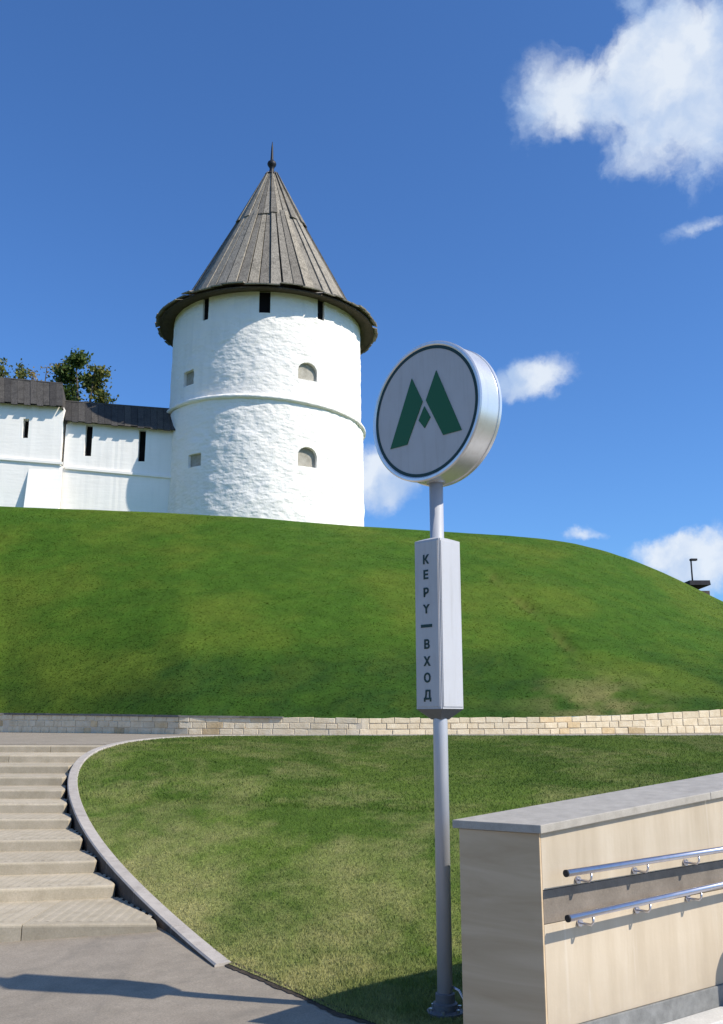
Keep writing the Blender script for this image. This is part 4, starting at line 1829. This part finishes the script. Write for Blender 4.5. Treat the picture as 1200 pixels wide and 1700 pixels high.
LET = [("К", 933), ("Е", 958), ("Р", 987), ("Y", 1014), (None, 1042), ("В", 1072), ("Х", 1100), ("О", 1127), ("Д", 1155)]
for (nv, rv, par) in ((FN, FR, panel[0]), (-FN, -FR, panel_back)):
    for ch, py in LET:
        zc = hz(py - 1)
        if ch is None:
            obox("dash", ctr + nv * (BW / 2 + .0045) - rv * .048 + UP * (zc - .009), rv * .088, UP * .018, nv * .003, M_RINGG, par)
        else:
            letter(ch, zc, .051, nv, rv, par)

# ================================================================ RAMP WALL with handrails
rw = thing("ramp_wall", "cream sandstone clad parapet wall with a grey granite coping", "wall", (FC0.x, FC0.y, 0))
TOPZ = lambda s: WALL_H + TOP_SLOPE * s
ov = .025
ins = .03                                    # wall face behind the coping edge
f0 = FC0 - NRM * ins + U * .03
b0 = BC0 + NRM * 0.02 + U * .045
f1 = f0 + U * WALL_L
b1 = b0 + U * WALL_L
CT = .043
core_in = .03
prism("core", [((f0 - NRM * core_in).x, (f0 - NRM * core_in).y), ((f1 - NRM * core_in).x, (f1 - NRM * core_in).y), (b1.x, b1.y), (b0.x, b0.y)], -.4,
      [TOPZ(0) - CT, TOPZ(WALL_L) - CT, TOPZ(WALL_L) - CT, TOPZ(0) - CT], M_CLADEND, rw)
# end slab
ed = (b0 - f0)
en = Vector((-ed.y, ed.x, 0)).normalized()
if en.y > 0:
    en = -en
prism("end_slab", [tuple((f0 + en * .022)[:2]), tuple((f0)[:2]), tuple((b0)[:2]), tuple((b0 + en * .022)[:2])], -.05, TOPZ(0) - CT - .002, M_CLADEND, rw, .003)
# front cladding slabs: below, band and above
RAIL_HI = .855
RAIL_LO = .64


def z_on(px, py, off=0.0):
    P = at_plane(px, py, f0 + NRM * off, NRM)
    return P, (P - f0).dot(U), P.z


_, s_a, zband1 = z_on(905, 1478)
_, s_b, zband1b = z_on(1195, 1432)
_, _, zband0 = z_on(905, 1535)
_, _, zband0b = z_on(1195, 1474)
kb1 = (zband1b - zband1) / (s_b - s_a)
kb0 = (zband0b - zband0) / (s_b - s_a)
kb = (kb1 + kb0) / 2
PLZ = z_on(1090, 1664)[2]
s = -.0
first = True
slab_w = 2.4
while s < WALL_L - .05:
    e = min(s + slab_w, WALL_L)
    a_, b_ = s + .001, e - .001
    for nm, lowf, highf, mt in (("cladding_slab", lambda q: PLZ + .002, lambda q: zband0 + kb * q - .0015, M_CLAD),
                                ("band_slab", lambda q: zband0 + kb * q + .0015, lambda q: zband1 + kb * q - .0015, M_BAND),
                                ("cladding_slab", lambda q: zband1 + kb * q + .0015, lambda q: TOPZ(q) - CT - .002, M_CLAD)):
        Pa, Pb = f0 + U * a_, f0 + U * b_
        i0, i1 = Pa - NRM * core_in, Pb - NRM * core_in
        prism(nm, [(Pa.x, Pa.y), (Pb.x, Pb.y), (i1.x, i1.y), (i0.x, i0.y)], [lowf(a_), lowf(b_), lowf(b_), lowf(a_)], [highf(a_), highf(b_), highf(b_), highf(a_)], mt, rw, .002)
    s = e
# plinth
Pa, Pb = f0 + U * .0 + NRM * .012, f1 + NRM * .012
prism("plinth", [(Pa.x, Pa.y), (Pb.x, Pb.y), ((Pb - NRM * .05).x, (Pb - NRM * .05).y), ((Pa - NRM * .05).x, (Pa - NRM * .05).y)], -.3, PLZ, M_PLINTH, rw, .004)
# ledge at the foot
Pa, Pb = f0 + U * .0 + NRM * .0125, f1 + NRM * .0125
lz = z_on(1150, 1684, .012)[2]
prism("foot_ledge", [((Pa + NRM * .16).x, (Pa + NRM * .16).y), ((Pb + NRM * .16).x, (Pb + NRM * .16).y), (Pb.x, Pb.y), (Pa.x, Pa.y)], -.3, lz, M_RAMP, rw, .006)
# coping slabs
s = 0
LENS = [1.5, 1.5, 1.5, 1.5, 1.5, 1.5]
for L in LENS:
    e = s + L
    qa = [FC0 + U * (s + .002), FC0 + U * (e - .002), BC0 + U * (e - .002), BC0 + U * (s + .002)]
    za, zb_ = TOPZ(s), TOPZ(e)
    prism("coping_slab", [(v.x, v.y) for v in qa], [za - CT, zb_ - CT, zb_ - CT, za - CT], [za, zb_, zb_, za], M_GRANITE, rw, .004)
    s = e

# handrails
OFF = .10
for (px, py, px2, py2, lab) in ((940, 1450, 1200, 1410, "upper stainless steel handrail tube on the cream ramp wall"), (943, 1525, 1200, 1468, "lower stainless steel handrail tube on the cream ramp wall")):
    P0 = at_plane(px, py, f0 + NRM * OFF, NRM)
    P1 = at_plane(px2, py2, f0 + NRM * OFF, NRM)
    d = (P1 - P0).normalized()
    Lr = 5.5
    hr = thing("handrail", lab, "handrail", P0, "handrails on the ramp wall")
    tube("tube", [P0, P0 + d * Lr], .0175, M_STEEL, hr, 18)
    tube("end_cap", [P0 - d * .006, P0 + d * .004], .0182, M_RUBBER, hr, 18)
    s = .19
    while s < Lr:
        Q = P0 + d * s
        foot = Q - UP * .062 - NRM * (OFF - .012)
        vs_, fs_ = tube_data([Q - UP * .018, Q - UP * .045, Q - UP * .060 - NRM * .014, foot], .0065, 8)
        br = mesh_obj("bracket", vs_, fs_, M_STEEL, hr, True)
        tube("rosette", [foot + NRM * .002, foot - NRM * .0115], .019, M_STEEL, br, 16)
        s += .47

# squat domed bollard just right of the frame: its rounded shadow falls on the wall and plinth
sh = Vector((SUN.x, SUN.y, 0))
W0 = at_plane(1207, 1640, f0, NRM)
kk = .34 / sh.dot(NRM)
cb = W0 + sh * kk
cb.z = RAMP_Z
top_sh = at_plane(1206, 1588, f0, NRM).z
hB = top_sh + kk * SUN.z - RAMP_Z
bol = thing("bollard", "squat dark bollard with a rounded grey top standing before the ramp wall", "bollard", cb)
M_BOLT = mat_stone("grey_bollard_top", (.10, .095, .088), (.14, .132, .122), (.18, .17, .155), 10, .2, .6)
rb_ = .10
lathe("post", [(0, 0), (rb_ * 1.06, 0), (rb_ * 1.06, hB * .55), (0, hB * .55)], M_RUBBER, cb, bol, 28, False)
lathe("rounded_top", [(rb_, hB * .55), (rb_, hB - rb_ * 1.0), (rb_ * .92, hB - rb_ * .6), (rb_ * .7, hB - rb_ * .27), (rb_ * .4, hB - rb_ * .08), (0, hB)], M_BOLT, cb, bol, 28)
